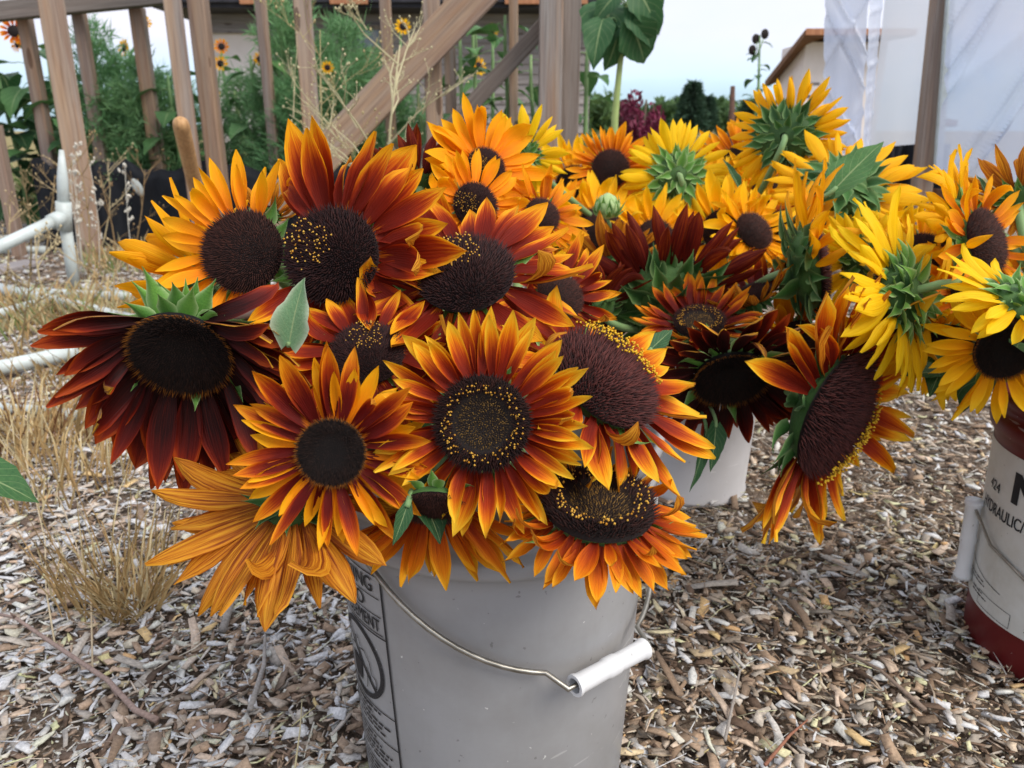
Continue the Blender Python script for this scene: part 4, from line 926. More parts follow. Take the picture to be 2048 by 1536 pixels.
PIPES = [((-60, 578), (330, 600), .02, 'long white pipe lying along the weeds behind the dark maroon sunflower'), ((-60, 560), (300, 650), .02, 'white pipe lying crosswise under the long one'),
         ((-40, 745), (150, 702), .022, 'thick white pipe pointing at the dark maroon sunflower'), ((-40, 640), (90, 600), .018, 'short white pipe among the dry weeds'), ((-30, 812), (150, 830), .012, 'thin white pipe half buried in dry grass'),
         ((190, 575), (420, 640), .018, 'white pipe end under the golden petals'), ((-40, 480), (110, 470), .02, 'white pipe by the black fabric bed corner'), ((-40, 500), (95, 500), .02, 'white pipe in front of the fabric bed corner')]
for (p, q, r, lb) in PIPES:
    a_, b2_ = gnd(*p, z=r + .02), gnd(*q, z=r + .025); base = a_.lerp(b2_, .5); base.z = 0
    mb = MB(); mb.tube([a_ - base, a_.lerp(b2_, .33) - base, a_.lerp(b2_, .66) + Vector((.01, .01, 0)) - base, b2_ - base], r, 14); mb.tube([b2_.lerp(a_, .03) - base, b2_.lerp(a_, .12) - base], r * 1.22, 14)
    o = mb.obj('pipe', M_PVC); o.location = base; tag(o, lb, 'pipe', 'white pipes on the ground')
for (p, q, lb) in (((-30, 545), (70, 525), 'grey board lying by the pipe stand'), ((-20, 470), (80, 450), 'pale board leaning low near the fabric bed corner')):
    a_, b2_ = gnd(*p, z=.02), gnd(*q, z=.03); r_ = empty('scrap_board', a_, lb, 'board'); timber(r_, a_, b2_, .14, .025, M_SIDING, 'plank')
tp, bt_ = atY(360, 240, 2.3), Vector((atY(420, 420, 3.3).x, 3.3, 0)); dn = (bt_ - tp).normalized()
mb = MB(); mb.tube([tp, tp + dn * .004, tp + dn * .014, tp + dn * .03, tp + dn * .3, tp.lerp(bt_, .6), bt_], [.006, .015, .0215, .0232, .0225, .021, .020], 20)
mb.v = [v - bt_ for v in mb.v]; o = mb.obj('wooden_pole', M_POLE); o.location = bt_; tag(o, 'smooth round wooden tool handle leaning among the posts', 'pole')
c = atY(275, 375, YF + .2); mb = MB(); v = []; n = 20
mb.lathe([(0.0001, .006), (.8, .006), (1.0, 0), (.8, -.006), (0.0001, -.006)], 20, Matrix.Diagonal((.028, .055, 1, 1)).to_4x4())
o = mb.obj('plastic_tag', M_PVC); o.matrix_world = Matrix.Translation(c) @ basis(Vector(), Vector((-.45, 0, .9)), Vector((0, -1, 0))); tag(o, 'small oval white tag on the black fabric', 'tag')

# ------------------------------------------------------------------ plants behind
def blades(name, P, D, L, Wd, mat, cols=None):
    """thin two-triangle leaflets at P along D"""
    n = len(P); D = D / np.linalg.norm(D, axis=1, keepdims=True); s_ = np.cross(D, rng.normal(0, 1, (n, 3))); s_ /= np.linalg.norm(s_, axis=1, keepdims=True)
    L = L[:, None]; Wd = Wd[:, None]; nrm = np.cross(D, s_)
    V = np.stack([P, P + D * L * .45 + s_ * Wd * .5 + nrm * L * .06, P + D * L, P + D * L * .45 - s_ * Wd * .5 + nrm * L * .06], 1).reshape(-1, 3)
    F = (np.array([(0, 1, 2, 3)])[None] + (np.arange(n) * 4)[:, None, None]).reshape(-1, 4)
    return npmesh(name, V, F, mat, False, cols)
def feathery(seed, H, spread, nb=46, per=62, lw=.0065, ll=.075):
    r = np.random.default_rng(seed); P = []; D = []; st = MB(); st.tube([(0, 0, 0), (.02, 0, H * .5), (0, .02, H * .97)], [.013, .01, .003], 6)
    for i in range(nb):
        z0 = H * (.12 + .83 * (i + .5) / nb); th = i * 2.4 + r.uniform(-.3, .3); bl_ = spread * (1 - (z0 / H) ** 1.6 * .75) * r.uniform(.7, 1.15)
        d = np.array([math.cos(th), math.sin(th), r.uniform(.35, .9)]); a = np.array([0, 0, z0]); e_ = a + d * bl_; m_ = a + d * bl_ * .55 + np.array([0, 0, .03])
        st.tube([a, m_, e_], [.005, .004, .0015], 4, False)
        t = r.uniform(.15, 1.0, per)[:, None]; p = a + (e_ - a) * t + np.array([0, 0, .03]) * np.sin(t * 3.1); P.append(p + r.normal(0, .018, (per, 3))); D.append(d * .8 + r.normal(0, .7, (per, 3)) + np.array([0, 0, -.1]))
    P = np.concatenate(P); D = np.concatenate(D); n = len(P)
    return st.mesh('stem', M_STEM), blades('foliage', P, D, r.uniform(.6, 1.4, n) * ll, r.uniform(.7, 1.3, n) * lw, M_FERN)
FE = [feathery(i, 1.0, .30) for i in range(4)]
def put_fern(px, Y, ptop, k, sx, label=None):
    t_ = atY(px, ptop, Y); o = empty('feathery_plant', (t_.x, Y, .0), label or 'tall feathery green plant with thread-like leaves behind the timber posts', 'plant', 'feathery plants behind the posts')
    M = Matrix.Diagonal((sx * t_.z, sx * t_.z, t_.z, 1)); o.rotation_euler.z = k * 1.9
    obj('stem', FE[k % 4][0], o, M); obj('foliage', FE[k % 4][1], o, M, 'stuff')
for i, (px, Y, tp_, sx) in enumerate(((178, 5.2, 62, .8), (235, 5.4, 110, 1.0), (290, 5.1, 130, 1.0), (330, 5.5, 150, .9), (205, 5.0, 170, 1.0), (262, 5.0, 185, 1.1), (360, 5.2, 190, 1.0), (480, 5.4, 150, .9), (560, 5.3, 0, .75), (590, 5.5, 40, .9), (640, 5.2, 90, .9), (690, 5.4, 40, .8), (700, 5.0, 130, 1.0), (520, 5.1, 180, 1.0), (740, 5.5, 110, .9),
                                 (660, 5.0, 190, 1.0), (585, 5.0, 170, 1.0), (440, 5.5, 210, 1.0), (150, 5.3, 190, 1.0), (800, 5.6, 190, .9), (850, 5.5, 220, .9))):
    where = ('between the thick reddish post and the tool handle' if px < 320 else 'beside the leaning tool handle' if px < 500 else 'behind the thick diagonal brace' if px > 620 else 'in front of the grey house')
    size = 'tall' if tp_ < 100 else 'middling' if tp_ < 165 else 'low'
    put_fern(px, Y, tp_, i, sx, size + ' feathery green plant with thread-like leaves ' + where)

mini_p = [petal_mesh(PM['yellow'], 900 + i) for i in range(2)]
def small_head(root, base, c, nrm, r, kind):
    n_ = Vector(nrm).normalized(); x_ = n_.orthogonal().normalized(); y_ = n_.cross(x_); mb = MB()
    src = mini_p[0]; vs = [v.co.copy() for v in src.vertices]; fs = [tuple(p.vertices) for p in src.polygons]; uvs = [None] * len(vs)
    for l in src.loops: uvs[l.vertex_index] = tuple(src.uv_layers[0].data[l.index].uv)
    for k in range(16):
        th = 6.283 * k / 16 + .1 * (k % 3); rad = x_ * math.cos(th) + y_ * math.sin(th); M = basis(c - base + rad * r * .42, rad + n_ * .15, n_) @ Matrix.Diagonal((r * .8, r * .62, r * .62, 1)); mb.add([M @ v for v in vs], fs, uvs)
    mb.obj('petals', PM[kind], root)
    obj('disc', DISC['brown'][0], root, basis(c - base, y_, n_) @ Matrix.Scale(r * .45, 4)); obj('receptacle', RECEP['d'], root, basis(c - base, y_, n_) @ Matrix.Scale(r * .45, 4))
def tall_sunflower(px, Y, ptop, label, nl=12, leaf=.2, heads=(), deep=False, lz=(.15, .95), dirbias=None, pale=False, seed=0, stem_r=.014):
    t_ = atY(px, ptop, Y); b0 = Vector((t_.x + random.uniform(-.05, .05), Y, 0)); root = empty('sunflower_plant', b0, label, 'sunflower plant', 'growing sunflower plants'); r = random.Random(seed)
    mb = MB(); pts = [Vector((0, 0, 0)), Vector((.02, 0, t_.z * .4)), Vector((t_.x - b0.x, 0, t_.z * .85)), t_ - b0]; mb.tube(pts, [stem_r * 1.3, stem_r * 1.1, stem_r * .8, stem_r * .5], 8); mb.obj('stem', M_PALE if pale else M_STEM, root)
    for k in range(nl):
        z = t_.z * (lz[0] + (lz[1] - lz[0]) * (k + .5) / nl); th = k * 2.4 + r.uniform(-.4, .4); d = Vector((math.cos(th), math.sin(th) * .8, r.uniform(-.45, .2)))
        a = b0 + Vector(((t_.x - b0.x) * z / t_.z, 0, z)); add_leaf(root, b0, a, d, Vector((0, 0, 1)), leaf * r.uniform(.7, 1.2), r, deep, .4)
    for (hx_, hy_, rad, nx, kind) in heads:
        c = atY(hx_, hy_, Y - .05); n_ = cdir(nx, -.1, 1); small_head(root, b0, c, n_, rad * (Y / FPX), kind)
        s0 = b0 + Vector(((t_.x - b0.x), 0, max(t_.z - .1, .3))); mb = MB(); mb.tube([s0 - b0, s0.lerp(c, .5) + Vector((0, .03, .05)) - b0, c - n_ * .02 - b0], .006, 6); mb.obj('stalk', M_STEM, root)
tall_sunflower(40, 5.2, 60, 'leafy sunflower plant with orange heads at the open end of the frame', 20, .30, ((28, 62, 24, .3, 'amber'), (34, 88, 16, -.5, 'gold')), seed=1)
tall_sunflower(-10, 5.4, 120, 'leafy sunflower plant without heads beside the pipe stand', 20, .30, deep=True, seed=2)
tall_sunflower(95, 5.6, 120, 'leafy sunflower plant behind the thick reddish post', 20, .30, deep=True, seed=3)
tall_sunflower(255, 6.0, 90, 'sunflower plant with one nodding yellow head among feathery leaves', 10, .18, ((248, 96, 16, -.6, 'yellow'), (290, 45, 12, .6, 'yellow')), seed=4)
tall_sunflower(440, 6.2, 88, 'sunflower plant with three small heads before the white wall', 12, .17, ((443, 93, 14, .1, 'honey'), (441, 127, 14, .1, 'yellow'), (432, 192, 14, -.4, 'yellow')), seed=5)
tall_sunflower(470, 6.0, 180, 'pale yellow stalked sunflower plant with low leaves', 6, .16, pale=True, seed=6, stem_r=.02)
tall_sunflower(800, 6.1, 60, 'sunflower plant with a single head behind the diagonal brace', 10, .18, ((806, 53, 15, .1, 'yellow'),), seed=7)
tall_sunflower(945, 5.6, 10, 'sunflower plant with a side-on head between two posts', 13, .2, ((958, 132, 17, .9, 'yellow'),), seed=8)
tall_sunflower(985, 5.9, 60, 'broad leaved sunflower plant behind the grey slanting brace', 11, .2, seed=9, lz=(.3, 1.0))
tall_sunflower(1065, 6.4, 190, 'low leafy sunflower plant behind the paired posts', 9, .18, seed=10)
for i, (px, Y, tp_, lb, hd) in enumerate(((335, 5.0, 150, 'broad leaved sunflower plant right behind the tool handle', ()), (500, 5.2, 110, 'broad leaved sunflower plant with bent heads before the house', ((520, 118, 13, .5, 'yellow'),)), (690, 4.85, 150, 'light green broad leaved plant behind the diagonal brace', ((655, 135, 12, .2, 'yellow'),)), (835, 5.0, 150, 'leafy sunflower plant beside the upright under the brace', ()), (920, 4.9, 60, 'light green sunflower plant with big leaves by the slim posts', ()), (1010, 5.0, 30, 'tall leafy sunflower plant crossing the house siding', ((985, 60, 12, .4, 'yellow'),)), (1062, 5.1, 110, 'leafy sunflower plant squeezed behind the paired posts', ()), (130, 5.0, 170, 'broad leaved plant low behind the reddish post', ()), (1175, 4.8, 70, 'sunflower plant with small leaves right of the paired posts', ()))):
    tall_sunflower(px, Y, tp_, lb.replace('right of', 'next to'), 14, .21, hd, seed=30 + i, lz=(.25, 1.0))
# the tall plant with very large leaves
def big_plant():
    Y = 3.5; b0 = Vector((atY(1228, 300, Y).x, Y, 0)); root = empty('sunflower_plant', b0, 'tall sunflower plant with very large dark heart-shaped leaves against the sky', 'sunflower plant', 'growing sunflower plants')
    pts = [Vector((0, 0, 0)), atY(1230, 230, Y) - b0, atY(1240, 130, Y) - b0, atY(1255, 20, Y) - b0, atY(1260, -60, Y) - b0]; mb = MB(); mb.tube(pts, [.017, .015, .012, .009, .006], 9); mb.obj('stem', M_PALE, root)
    for (p0, p1, wd) in (((1225, 10), (1190, 95), 1.15), ((1238, 55), (1215, 150), 1.1), ((1262, 15), (1310, 95), 1.15), ((1262, 45), (1298, 138), 1.2), ((1232, -10), (1185, 40), 1.0), ((1270, -30), (1330, 70), 1.0), ((1205, 40), (1182, 130), .9), ((1285, -10), (1335, 45), .8)):
        a = atY(p0[0], p0[1], Y + rs.uniform(-.1, .1)); e_ = atY(p1[0], p1[1], Y - .1 + rs.uniform(-.1, .1)); d = e_ - a; L = d.length; M = basis(a - b0, d, Vector((rs.uniform(-.4, .4), -1, .5))) @ Matrix.Diagonal((L * wd, L, L, 1))
        lf = obj('leaf', rs.choice(LEAFD), root, M); s0 = pts[3] if p0[1] < 30 else pts[2].lerp(pts[3], .6); mb = MB(); mb.tube([s0, s0.lerp(a - b0, .5) + Vector((0, 0, .03)), a - b0], .004, 6); mb.local(M).obj('petiole', M_STEM, lf)
big_plant()
def leafy_bush(name, px, Y, ptop, wpx, mat, label, cat, n=2600, ls=.035, seed=0, group=None, up=.3, trunk=True, base_z=.0):
    r = np.random.default_rng(seed); c = atY(px, ptop, Y); H = c.z - base_z; Wd = wpx * Y / FPX; root = empty(name, (c.x, Y, base_z), label, cat, group); P = []; D = []
    st = MB(); st.tube([(0, 0, 0), (0, 0, H * .5), (.02, 0, H * .9)], [.03 * Wd, .02 * Wd, .006], 6)
    nb = 26
    for i in range(nb):
        th = r.uniform(0, 6.28); z0 = H * r.uniform(.1, .6); e_ = np.array([math.cos(th) * Wd * .5 * r.uniform(.3, 1), math.sin(th) * Wd * .5 * r.uniform(.3, 1), min(z0 + H * r.uniform(.1, .55), H)]); a = np.array([0, 0, z0])
        st.tube([a, (a + e_) / 2 + np.array([0, 0, .05]), e_], [.012 * Wd, .008 * Wd, .003], 4, False); m_ = n // nb; t = r.uniform(.35, 1.05, m_)[:, None]
        P.append(a + (e_ - a) * t + r.normal(0, .07 * Wd, (m_, 3))); D.append(r.normal(0, .7, (m_, 3)) + np.array([0, 0, up]))
    P = np.concatenate(P); D = np.concatenate(D); k = P[:, 2] > 0.02; P, D = P[k], D[k]; n = len(P)
    st.obj('trunk', M_BARK, root); obj('crown', blades('crown', P, D, r.uniform(.6, 1.4, n) * ls, r.uniform(.6, 1.2, n) * ls * .55, mat), root, kind='stuff')
leafy_bush('burgundy_shrub', 1288, 5.0, 165, 110, M_BURG, 'burgundy leaved shrub rising behind the yellow sunflowers', 'shrub', 3200, .045, 3, up=.8)
leafy_bush('burgundy_shrub', 1265, 5.3, 215, 90, M_BURG, 'lower burgundy shrub at the foot of the taller one', 'shrub', 2200, .045, 4, up=.8)
TL = ['distant tree seen beyond the paired posts', 'distant tree behind the burgundy shrub', 'distant tree next to the low dark conifer', 'distant tree between the pointed conifer and crooked post', 'rounded distant tree behind the small dark conifer', 'distant tree behind the crooked fence post', 'distant tree behind the tall seedhead plant', 'distant tree mostly hidden by the paired posts', 'distant tree behind the large-leaved tall sunflower plant', 'distant tree beside the white shed']
for i, (px, tp_, wp_) in enumerate(((1200, 215, 120), (1320, 222, 100), (1345, 205, 80), (1430, 215, 90), (1425, 208, 60), (1490, 222, 90), (1540, 215, 110), (1150, 200, 110), (1250, 225, 100), (1600, 222, 80))):
    leafy_bush('far_tree', px, 42 + i * 1.7, tp_, wp_, M_BUSH, TL[i], 'tree', 2200, .5, 40 + i, 'trees of the distant tree line', .3)
def conifer(px, Y, ptop, wpx, seed, label):
    r = np.random.default_rng(seed); c = atY(px, ptop, Y); H = c.z; Wd = wpx * Y / FPX; root = empty('conifer_tree', (c.x, Y, 0), label, 'tree', 'distant conifers'); st = MB(); st.tube([(0, 0, 0), (0, 0, H)], [.12, .02], 6)
    n = 5200; t = r.uniform(0, 1, n) ** .7; z = H * t; rr = Wd * .5 * (1 - t) ** .8 * np.sqrt(r.uniform(.05, 1, n)) * (1 + .3 * np.sin(t * 40)); th = r.uniform(0, 6.28, n); P = np.stack([rr * np.cos(th), rr * np.sin(th), z], 1); D = np.stack([np.cos(th), np.sin(th), r.normal(-.1, .4, n)], 1)
    st.obj('trunk', M_BARK, root); obj('crown', blades('crown', P, D, r.uniform(.25, .5, n), r.uniform(.08, .16, n), M_CONIF), root, kind='stuff')
conifer(1387, 40, 168, 62, 1, 'dark pointed conifer standing above the tree line'); conifer(1415, 44, 196, 40, 2, 'small dark conifer beside the pointed one'); conifer(1360, 46, 200, 40, 3, 'low dark conifer near the burgundy shrub'); conifer(1500, 46, 205, 44, 4, 'dark conifer behind the tall seedhead plant')
# tall thin plant with dark seed heads
def seed_plant():
    Y = 7.0; t_ = atY(1520, 70, Y); b0 = Vector((atY(1505, 260, Y).x, Y, 0)); root = empty('seedhead_plant', b0, 'tall thin leafy plant with dark seed heads near the white shed', 'plant'); mb = MB(); mb.tube([Vector(), Vector((.02, 0, 1)), t_ - b0], [.015, .012, .006], 6); mb.obj('stem', M_STEM, root)
    r = random.Random(3)
    for k in range(30):
        z = r.uniform(.5, t_.z * .97); th = k * 2.4; f_ = z / t_.z; a = b0 + (t_ - b0) * f_; a.z = z; add_leaf(root, b0, a, Vector((math.cos(th), math.sin(th), r.uniform(-.3, .4))), Vector((0, 0, 1)), r.uniform(.06, .11) * (1.5 - f_ * .6), r, True, .5)
    for (px, py) in ((1512, 78), (1530, 68), (1505, 100)):
        c = atY(px, py, Y); n_ = cdir(.3, .1, .8); obj('seed_head', DISC['brown'][0], root, basis(c - b0, Vector((0, 0, 1)), n_) @ Matrix.Scale(.04, 4)); mb = MB(); mb.tube([t_ - b0 - Vector((0, 0, .15)), c - b0], .004, 5); mb.obj('stalk', M_STEM, root)
seed_plant()
c = gnd(1462, 300); mb = MB(); mb.tube([(0, 0, 0), (.02, 0, .6), (-.01, 0, atY(1463, 172, 9).z)], [.045, .04, .025], 7); o = mb.obj('fence_post', M_RUST); o.location = (atY(1460, 260, 9).x, 9, 0); tag(o, 'dark crooked fence post in the dry field', 'post')
c = atY(478, 260, 6.0); mb = MB(); mb.tube([(0, 0, 0), (0, 0, .62)], .03, 8); o = mb.obj('fence_post', M_RUST); o.location = (c.x, 6.0, 0); tag(o, 'short rusty stake among the feathery plants', 'post')

# ------------------------------------------------------------------ house, shed
H = empty('farm_house', (0, 12, 0), 'grey board-sided house with dark roof edge behind the timber frames', 'house'); Yh = 12.0
xa, xb, zt = atY(405, 200, Yh).x, atY(1178, 200, Yh).x, atY(700, 28, Yh).z
mb = MB(); mb.box((xa, .04, 0), (xb, 4.0, zt)); mb.obj('wall', M_WWALL, H, False)
zb = .25; k = 0
while zb < zt - .02:
    x_s = xa + (1.05 if zb < zt - .25 else 0)
    mb = MB(); a0 = (x_s, -.03, zb); mb.add([(x_s, -.035, zb), (xb, -.035, zb), (xb, -.01, zb + .135), (x_s, -.01, zb + .135), (x_s, .03, zb), (xb, .03, zb), (xb, .03, zb + .135), (x_s, .03, zb + .135)], [(0, 1, 2, 3), (0, 4, 5, 1), (3, 2, 6, 7), (0, 3, 7, 4), (1, 5, 6, 2)]); mb.obj('siding_board', M_SIDING, H, False); zb += .135; k += 1
mb = MB(); mb.box((xa - .3, -.6, zt), (xb + .3, 4.2, zt + .06)); mb.box((xa - .35, -.66, zt + .06), (xb + .35, 4.3, zt + .5)); mb.obj('roof', M_ROOF, H, False)
for (x0_, x1_) in ((480, 575), (660, 735), (1010, 1080), (1130, 1175)):
    mb = MB(); mb.box((atY(x0_, 5, 11.3).x, -.72, zt + .03), (atY(x1_, 5, 11.3).x, -.665, zt + .12)); mb.obj('fascia_board', M_FASCIA, H, False)
mb = MB(); mb.box((xa - .02, -.06, 0), (xa + .12, -.0, zt)); mb.obj('corner_board', M_TIMBER, H, False)
for (x0_, x1_, y0_, y1_) in ((690, 760, 60, 95),):
    pa, pb = atY(x0_, y1_, Yh - .06), atY(x1_, y0_, Yh - .06); w_ = empty('x', (0, 0, 0)) if False else None
    mb = MB(); mb.box((pa.x, -.07, pa.z), (pb.x, -.05, pb.z)); win = mb.obj('window', M_GLASS, H, False)
    mb = MB()
    for q in (((pa.x - .06, -.1, pa.z - .08), (pb.x + .06, -.04, pa.z)), ((pa.x - .06, -.1, pb.z), (pb.x + .06, -.04, pb.z + .06)), ((pa.x - .06, -.1, pa.z + .001), (pa.x, -.04, pb.z - .001)), ((pb.x, -.1, pa.z + .001), (pb.x + .06, -.04, pb.z - .001))): mb.box(*q)
    mb.obj('frame', M_TIMBERG, win, False)
Ys = 14.0; sh = empty('garden_shed', (atY(1620, 200, Ys).x, Ys, 0), 'white shed with brown sloping eaves beside the plastic sheeting', 'shed'); sx = sh.location.x
xl_, xr_ = atY(1600, 200, Ys).x - sx, atY(1760, 200, Ys).x - sx; zw = atY(1610, 84, Ys).z
mb = MB(); mb.box((xl_, 0, 0), (xr_, 1.2, zw)); mb.obj('wall', M_WWALL, sh, False)
e0 = atY(1610, 60, Ys - .5); e1 = atY(1640, 60, Ys - .5); lo = atY(1530, 162, Ys + 1.5)
zt2 = e0.z
mb = MB(); fx = e0.x - sx; th_ = .1
v = [(fx, -.5, zt2), (xr_ + .2, -.5, zt2), (xr_ + .2, 3.2, zt2 - .55), (fx - .1, 3.2, zt2 - .75), (fx, -.5, zt2 - .12), (xr_ + .2, -.5, zt2 - .12), (xr_ + .2, 3.2, zt2 - .67), (fx - .1, 3.2, zt2 - .87)]
lx = lo.x - sx
v = [(fx, -.5, zt2), (xr_ + .2, -.5, zt2), (xr_ + .2, 1.5, zt2 + .05), (lx, 1.5, lo.z), (fx, -.5, zt2 - .09), (xr_ + .2, -.5, zt2 - .09), (xr_ + .2, 1.5, zt2 - .04), (lx, 1.5, lo.z - .12)]
mb.add(v, [(0, 3, 2, 1), (4, 5, 6, 7), (0, 1, 5, 4), (1, 2, 6, 5), (2, 3, 7, 6), (3, 0, 4, 7)]); rf = mb.obj('roof', M_EAVE, sh, False)
mb = MB(); mb.box((fx + .01, -.53, zt2 - .075), (xr_ + .2, -.503, zt2 + .02)); mb.obj('fascia_board', M_FASCIA, rf, False)
lw0, lw1 = atY(1602, 220, Ys - .04), atY(1640, 165, Ys - .04); mb = MB(); mb.box((lw0.x - sx, -.03, lw0.z - .5), (lw1.x - sx, -.004, lw1.z)); lv = mb.obj('louver', M_HOLE, sh, False)
for k in range(5):
    z = lw1.z - .05 - .2 * k; mb = MB(); mb.box((lw0.x - sx + .02, -.07, z - .15), (lw1.x - sx - .02, -.033, z)); mb.obj('slat', M_WWALL, lv, False)

# ------------------------------------------------------------------ plastic covered frame
PS = empty('sheeted_frame', (atY(1860, 350, 3.6).x, 3.6, 0), 'timber frame hung with milky plastic sheets', 'greenhouse frame'); pc = PS.location
def sheet(name, ptl, ptr, pbl, pbr, Y0, Y1, mat, creases, seed, nx=40, ny=44, amp=.035):
    """hung sheet between four picture corners, folds as real displacement"""
    r = random.Random(seed); v = []; f = []; A, B, C_, D_ = atY(*ptl, Y0), atY(*ptr, Y1), atY(*pbl, Y0), atY(*pbr, Y1)
    for j in range(ny + 1):
        t = j / ny
        for i in range(nx + 1):
            s_ = i / nx; p = (A * (1 - s_) + B * s_) * (1 - t) + (C_ * (1 - s_) + D_ * s_) * t; d = amp * .35 * math.sin(s_ * 9 + seed + t) * t
            for (kx, ky, ph, wd, am) in creases:
                q = (s_ * kx + t * ky + ph) % 1.0; q = min(q, 1 - q); d += am * amp * math.exp(-(q / wd) ** 2)
            v.append(p + Vector((0, -d, 0)) - pc)
    for j in range(ny):
        for i in range(nx): a = j * (nx + 1) + i; f.append((a, a + 1, a + nx + 2, a + nx + 1))
    return obj(name, mesh(name, v, f, mat), PS)
sheet('plastic_sheet', (1652, -80), (1740, -80), (1640, 302), (1722, 312), 3.6, 3.5, M_SHEET, [(.7, -1.9, .2, .05, 1.0), (.8, -2.1, .55, .03, .8), (.6, 1.7, .1, .04, .7)], 1)
sheet('plastic_sheet', (1742, -80), (1772, -80), (1724, 312), (1740, 300), 3.55, 3.62, M_SHEET, [(.2, 7.0, .2, .12, .25), (.1, 11.0, .2, .12, .15)], 2, 14, 90)
sheet('plastic_panel', (1778, -80), (1874, -80), (1738, 296), (1838, 288), 3.75, 3.75, M_PANEL, [], 3, 10, 10, .006)
sheet('plastic_sheet', (1906, -80), (2200, -80), (1874, 345), (2200, 385), 3.45, 3.2, M_SHEET, [(1.6, 1.5, .25, .025, 1.0), (1.5, 1.3, .6, .02, .7), (2.1, 1.6, .0, .03, .6), (.6, 1.0, .4, .05, .8)], 4, 60, 50)
p0, p1 = atY(1884, -60, 3.55), atY(1838, 390, 3.55); timber(PS, (p1.x + .03, 3.55, 0), p0 + Vector((0, 0, .2)), .075, .06, M_TIMBER, 'post')
p0, p1 = atY(1905, -60, 3.5), atY(1874, 350, 3.5); timber(PS, p1, p0, .035, .02, M_PVC, 'batten')
a_, b2_ = atY(1880, 388, 3.5), atY(2100, 410, 3.5); timber(PS, a_, b2_, .16, .04, M_EAVE, 'sill_board')
a_, b2_ = atY(1640, 318, 3.62), atY(1745, 322, 3.62); timber(PS, a_, b2_, .06, .04, M_EAVE, 'sill_board')
a_, b2_ = atY(1880, 245, 3.58), atY(1900, 247, 3.58); timber(PS, a_, b2_, .12, .03, M_EAVE, 'block')
mb = MB()
xA, xB = atY(1760, 330, 4.2).x, atY(1900, 330, 4.2).x; zt3 = atY(1800, 288, 4.2).z
for (n_, ax, bx) in (('d', xA, xB),):
    v = []; f = []; nn = 30
    for j in range(7):
        for i in range(nn + 1): t = i / nn; v.append((ax + (bx - ax) * t, .03 * math.sin(t * 17 + j * .6) + .02 * math.sin(t * 41), zt3 * j / 6))
    for j in range(6):
        for i in range(nn): a = j * (nn + 1) + i; f.append((a, a + 1, a + nn + 2, a + nn + 1))
    cx_ = (ax + bx) / 2; v = [(x - cx_, y, z) for x, y, z in v]; o = obj('fabric_screen', mesh('fabric screen', v, f, M_FABRIC)); o.location = (cx_, 4.2, 0); tag(o, 'black fabric screen standing behind the plastic covered frame', 'fabric screen')

# ------------------------------------------------------------------ dry weeds, grass, twigs
STRAW = [C3(c) for c in ('#b49a70', '#c9b48c', '#a08560', '#d0c098', '#8c7a58')]
def colmesh(mb, name, c, mat=M_DRY): return mesh(name, mb.v, mb.f, mat, True, None, np.tile(c, (len(mb.v), 1)))
def weed(base, top, seed, label, nb=9, blen=.16, r0=.004, seeds=True, c=None, group='dry weeds', sr=.005, name='dry_weed', levels=2):
    r = random.Random(seed); c = STRAW[seed % 5] if c is None else c; root = empty(name, base, label, 'weed', group); st = MB(); sd_ = MB(); d = top - base; L = d.length; bow = Vector((r.uniform(-.06, .06), r.uniform(-.05, .05), 0)) * L
    main = [base + d * t + bow * math.sin(t * 3.14) for t in (0, .25, .5, .75, 1)]; st.tube([p - base for p in main], [r0, r0 * .9, r0 * .75, r0 * .55, r0 * .35], 6)
    def sub(p, dr, ln, rr, lv):
        m_ = p + dr * ln * .5 + Vector((r.gauss(0, .05), r.gauss(0, .05), .08)) * ln; e_ = p + dr * ln + Vector((0, 0, .12 * ln)); st.tube([p - base, m_ - base, e_ - base], [rr, rr * .7, rr * .4], 4, False)
        if lv > 0:
            for _ in range(r.choice((3, 4, 5))):
                t = r.uniform(.35, 1); sub(p.lerp(e_, t), (dr + Vector((r.gauss(0, .6), r.gauss(0, .6), r.gauss(.25, .45)))).normalized(), ln * r.uniform(.3, .5), rr * .55, lv - 1)
        elif seeds:
            s_ = sr * r.uniform(.6, 1.3); sd_.add([e_ - base + Vector(q) * s_ for q in ((1, 0, 0), (0, 1, 0), (-1, 0, 0), (0, -1, 0), (0, 0, 1.6), (0, 0, -1.2))], [(0, 1, 4), (1, 2, 4), (2, 3, 4), (3, 0, 4), (1, 0, 5), (2, 1, 5), (3, 2, 5), (0, 3, 5)])
    for k in range(nb):
        t = r.uniform(.3, .97); th = r.uniform(0, 6.28); i = min(int(t * 4), 3); p = main[i].lerp(main[i + 1], t * 4 - i); sub(p, Vector((math.cos(th) * .8, math.sin(th) * .8, r.uniform(.3, .9))).normalized(), blen * r.uniform(.6, 1.3) * (1.3 - t * .6), r0 * .55, levels - 1)
    obj('stem', colmesh(st, 'stem', c), root)
    if seeds and sd_.v: obj('seed_heads', colmesh(sd_, 'seed heads', c * 1.1), root, kind='stuff')
WL = ['dry weed standing in front of the thick reddish post', 'dry weed leaning on the upright of the pipe stand', 'bushy dry weed between the reddish post and the oval tag', 'slim dry weed against the black fabric bed', 'dry weed crossing the slanted pipe arm', 'dry weed at the corner of the black fabric bed', 'dry weed at the outer end of the slanted pipe arm', 'dry weed under the oval white tag', 'dry weed growing over the crosswise white pipe', 'low dry weed beside the thick white pipe', 'low dry weed at the tip of the thick white pipe', 'dry weed beside the golden petals and white pipe end']
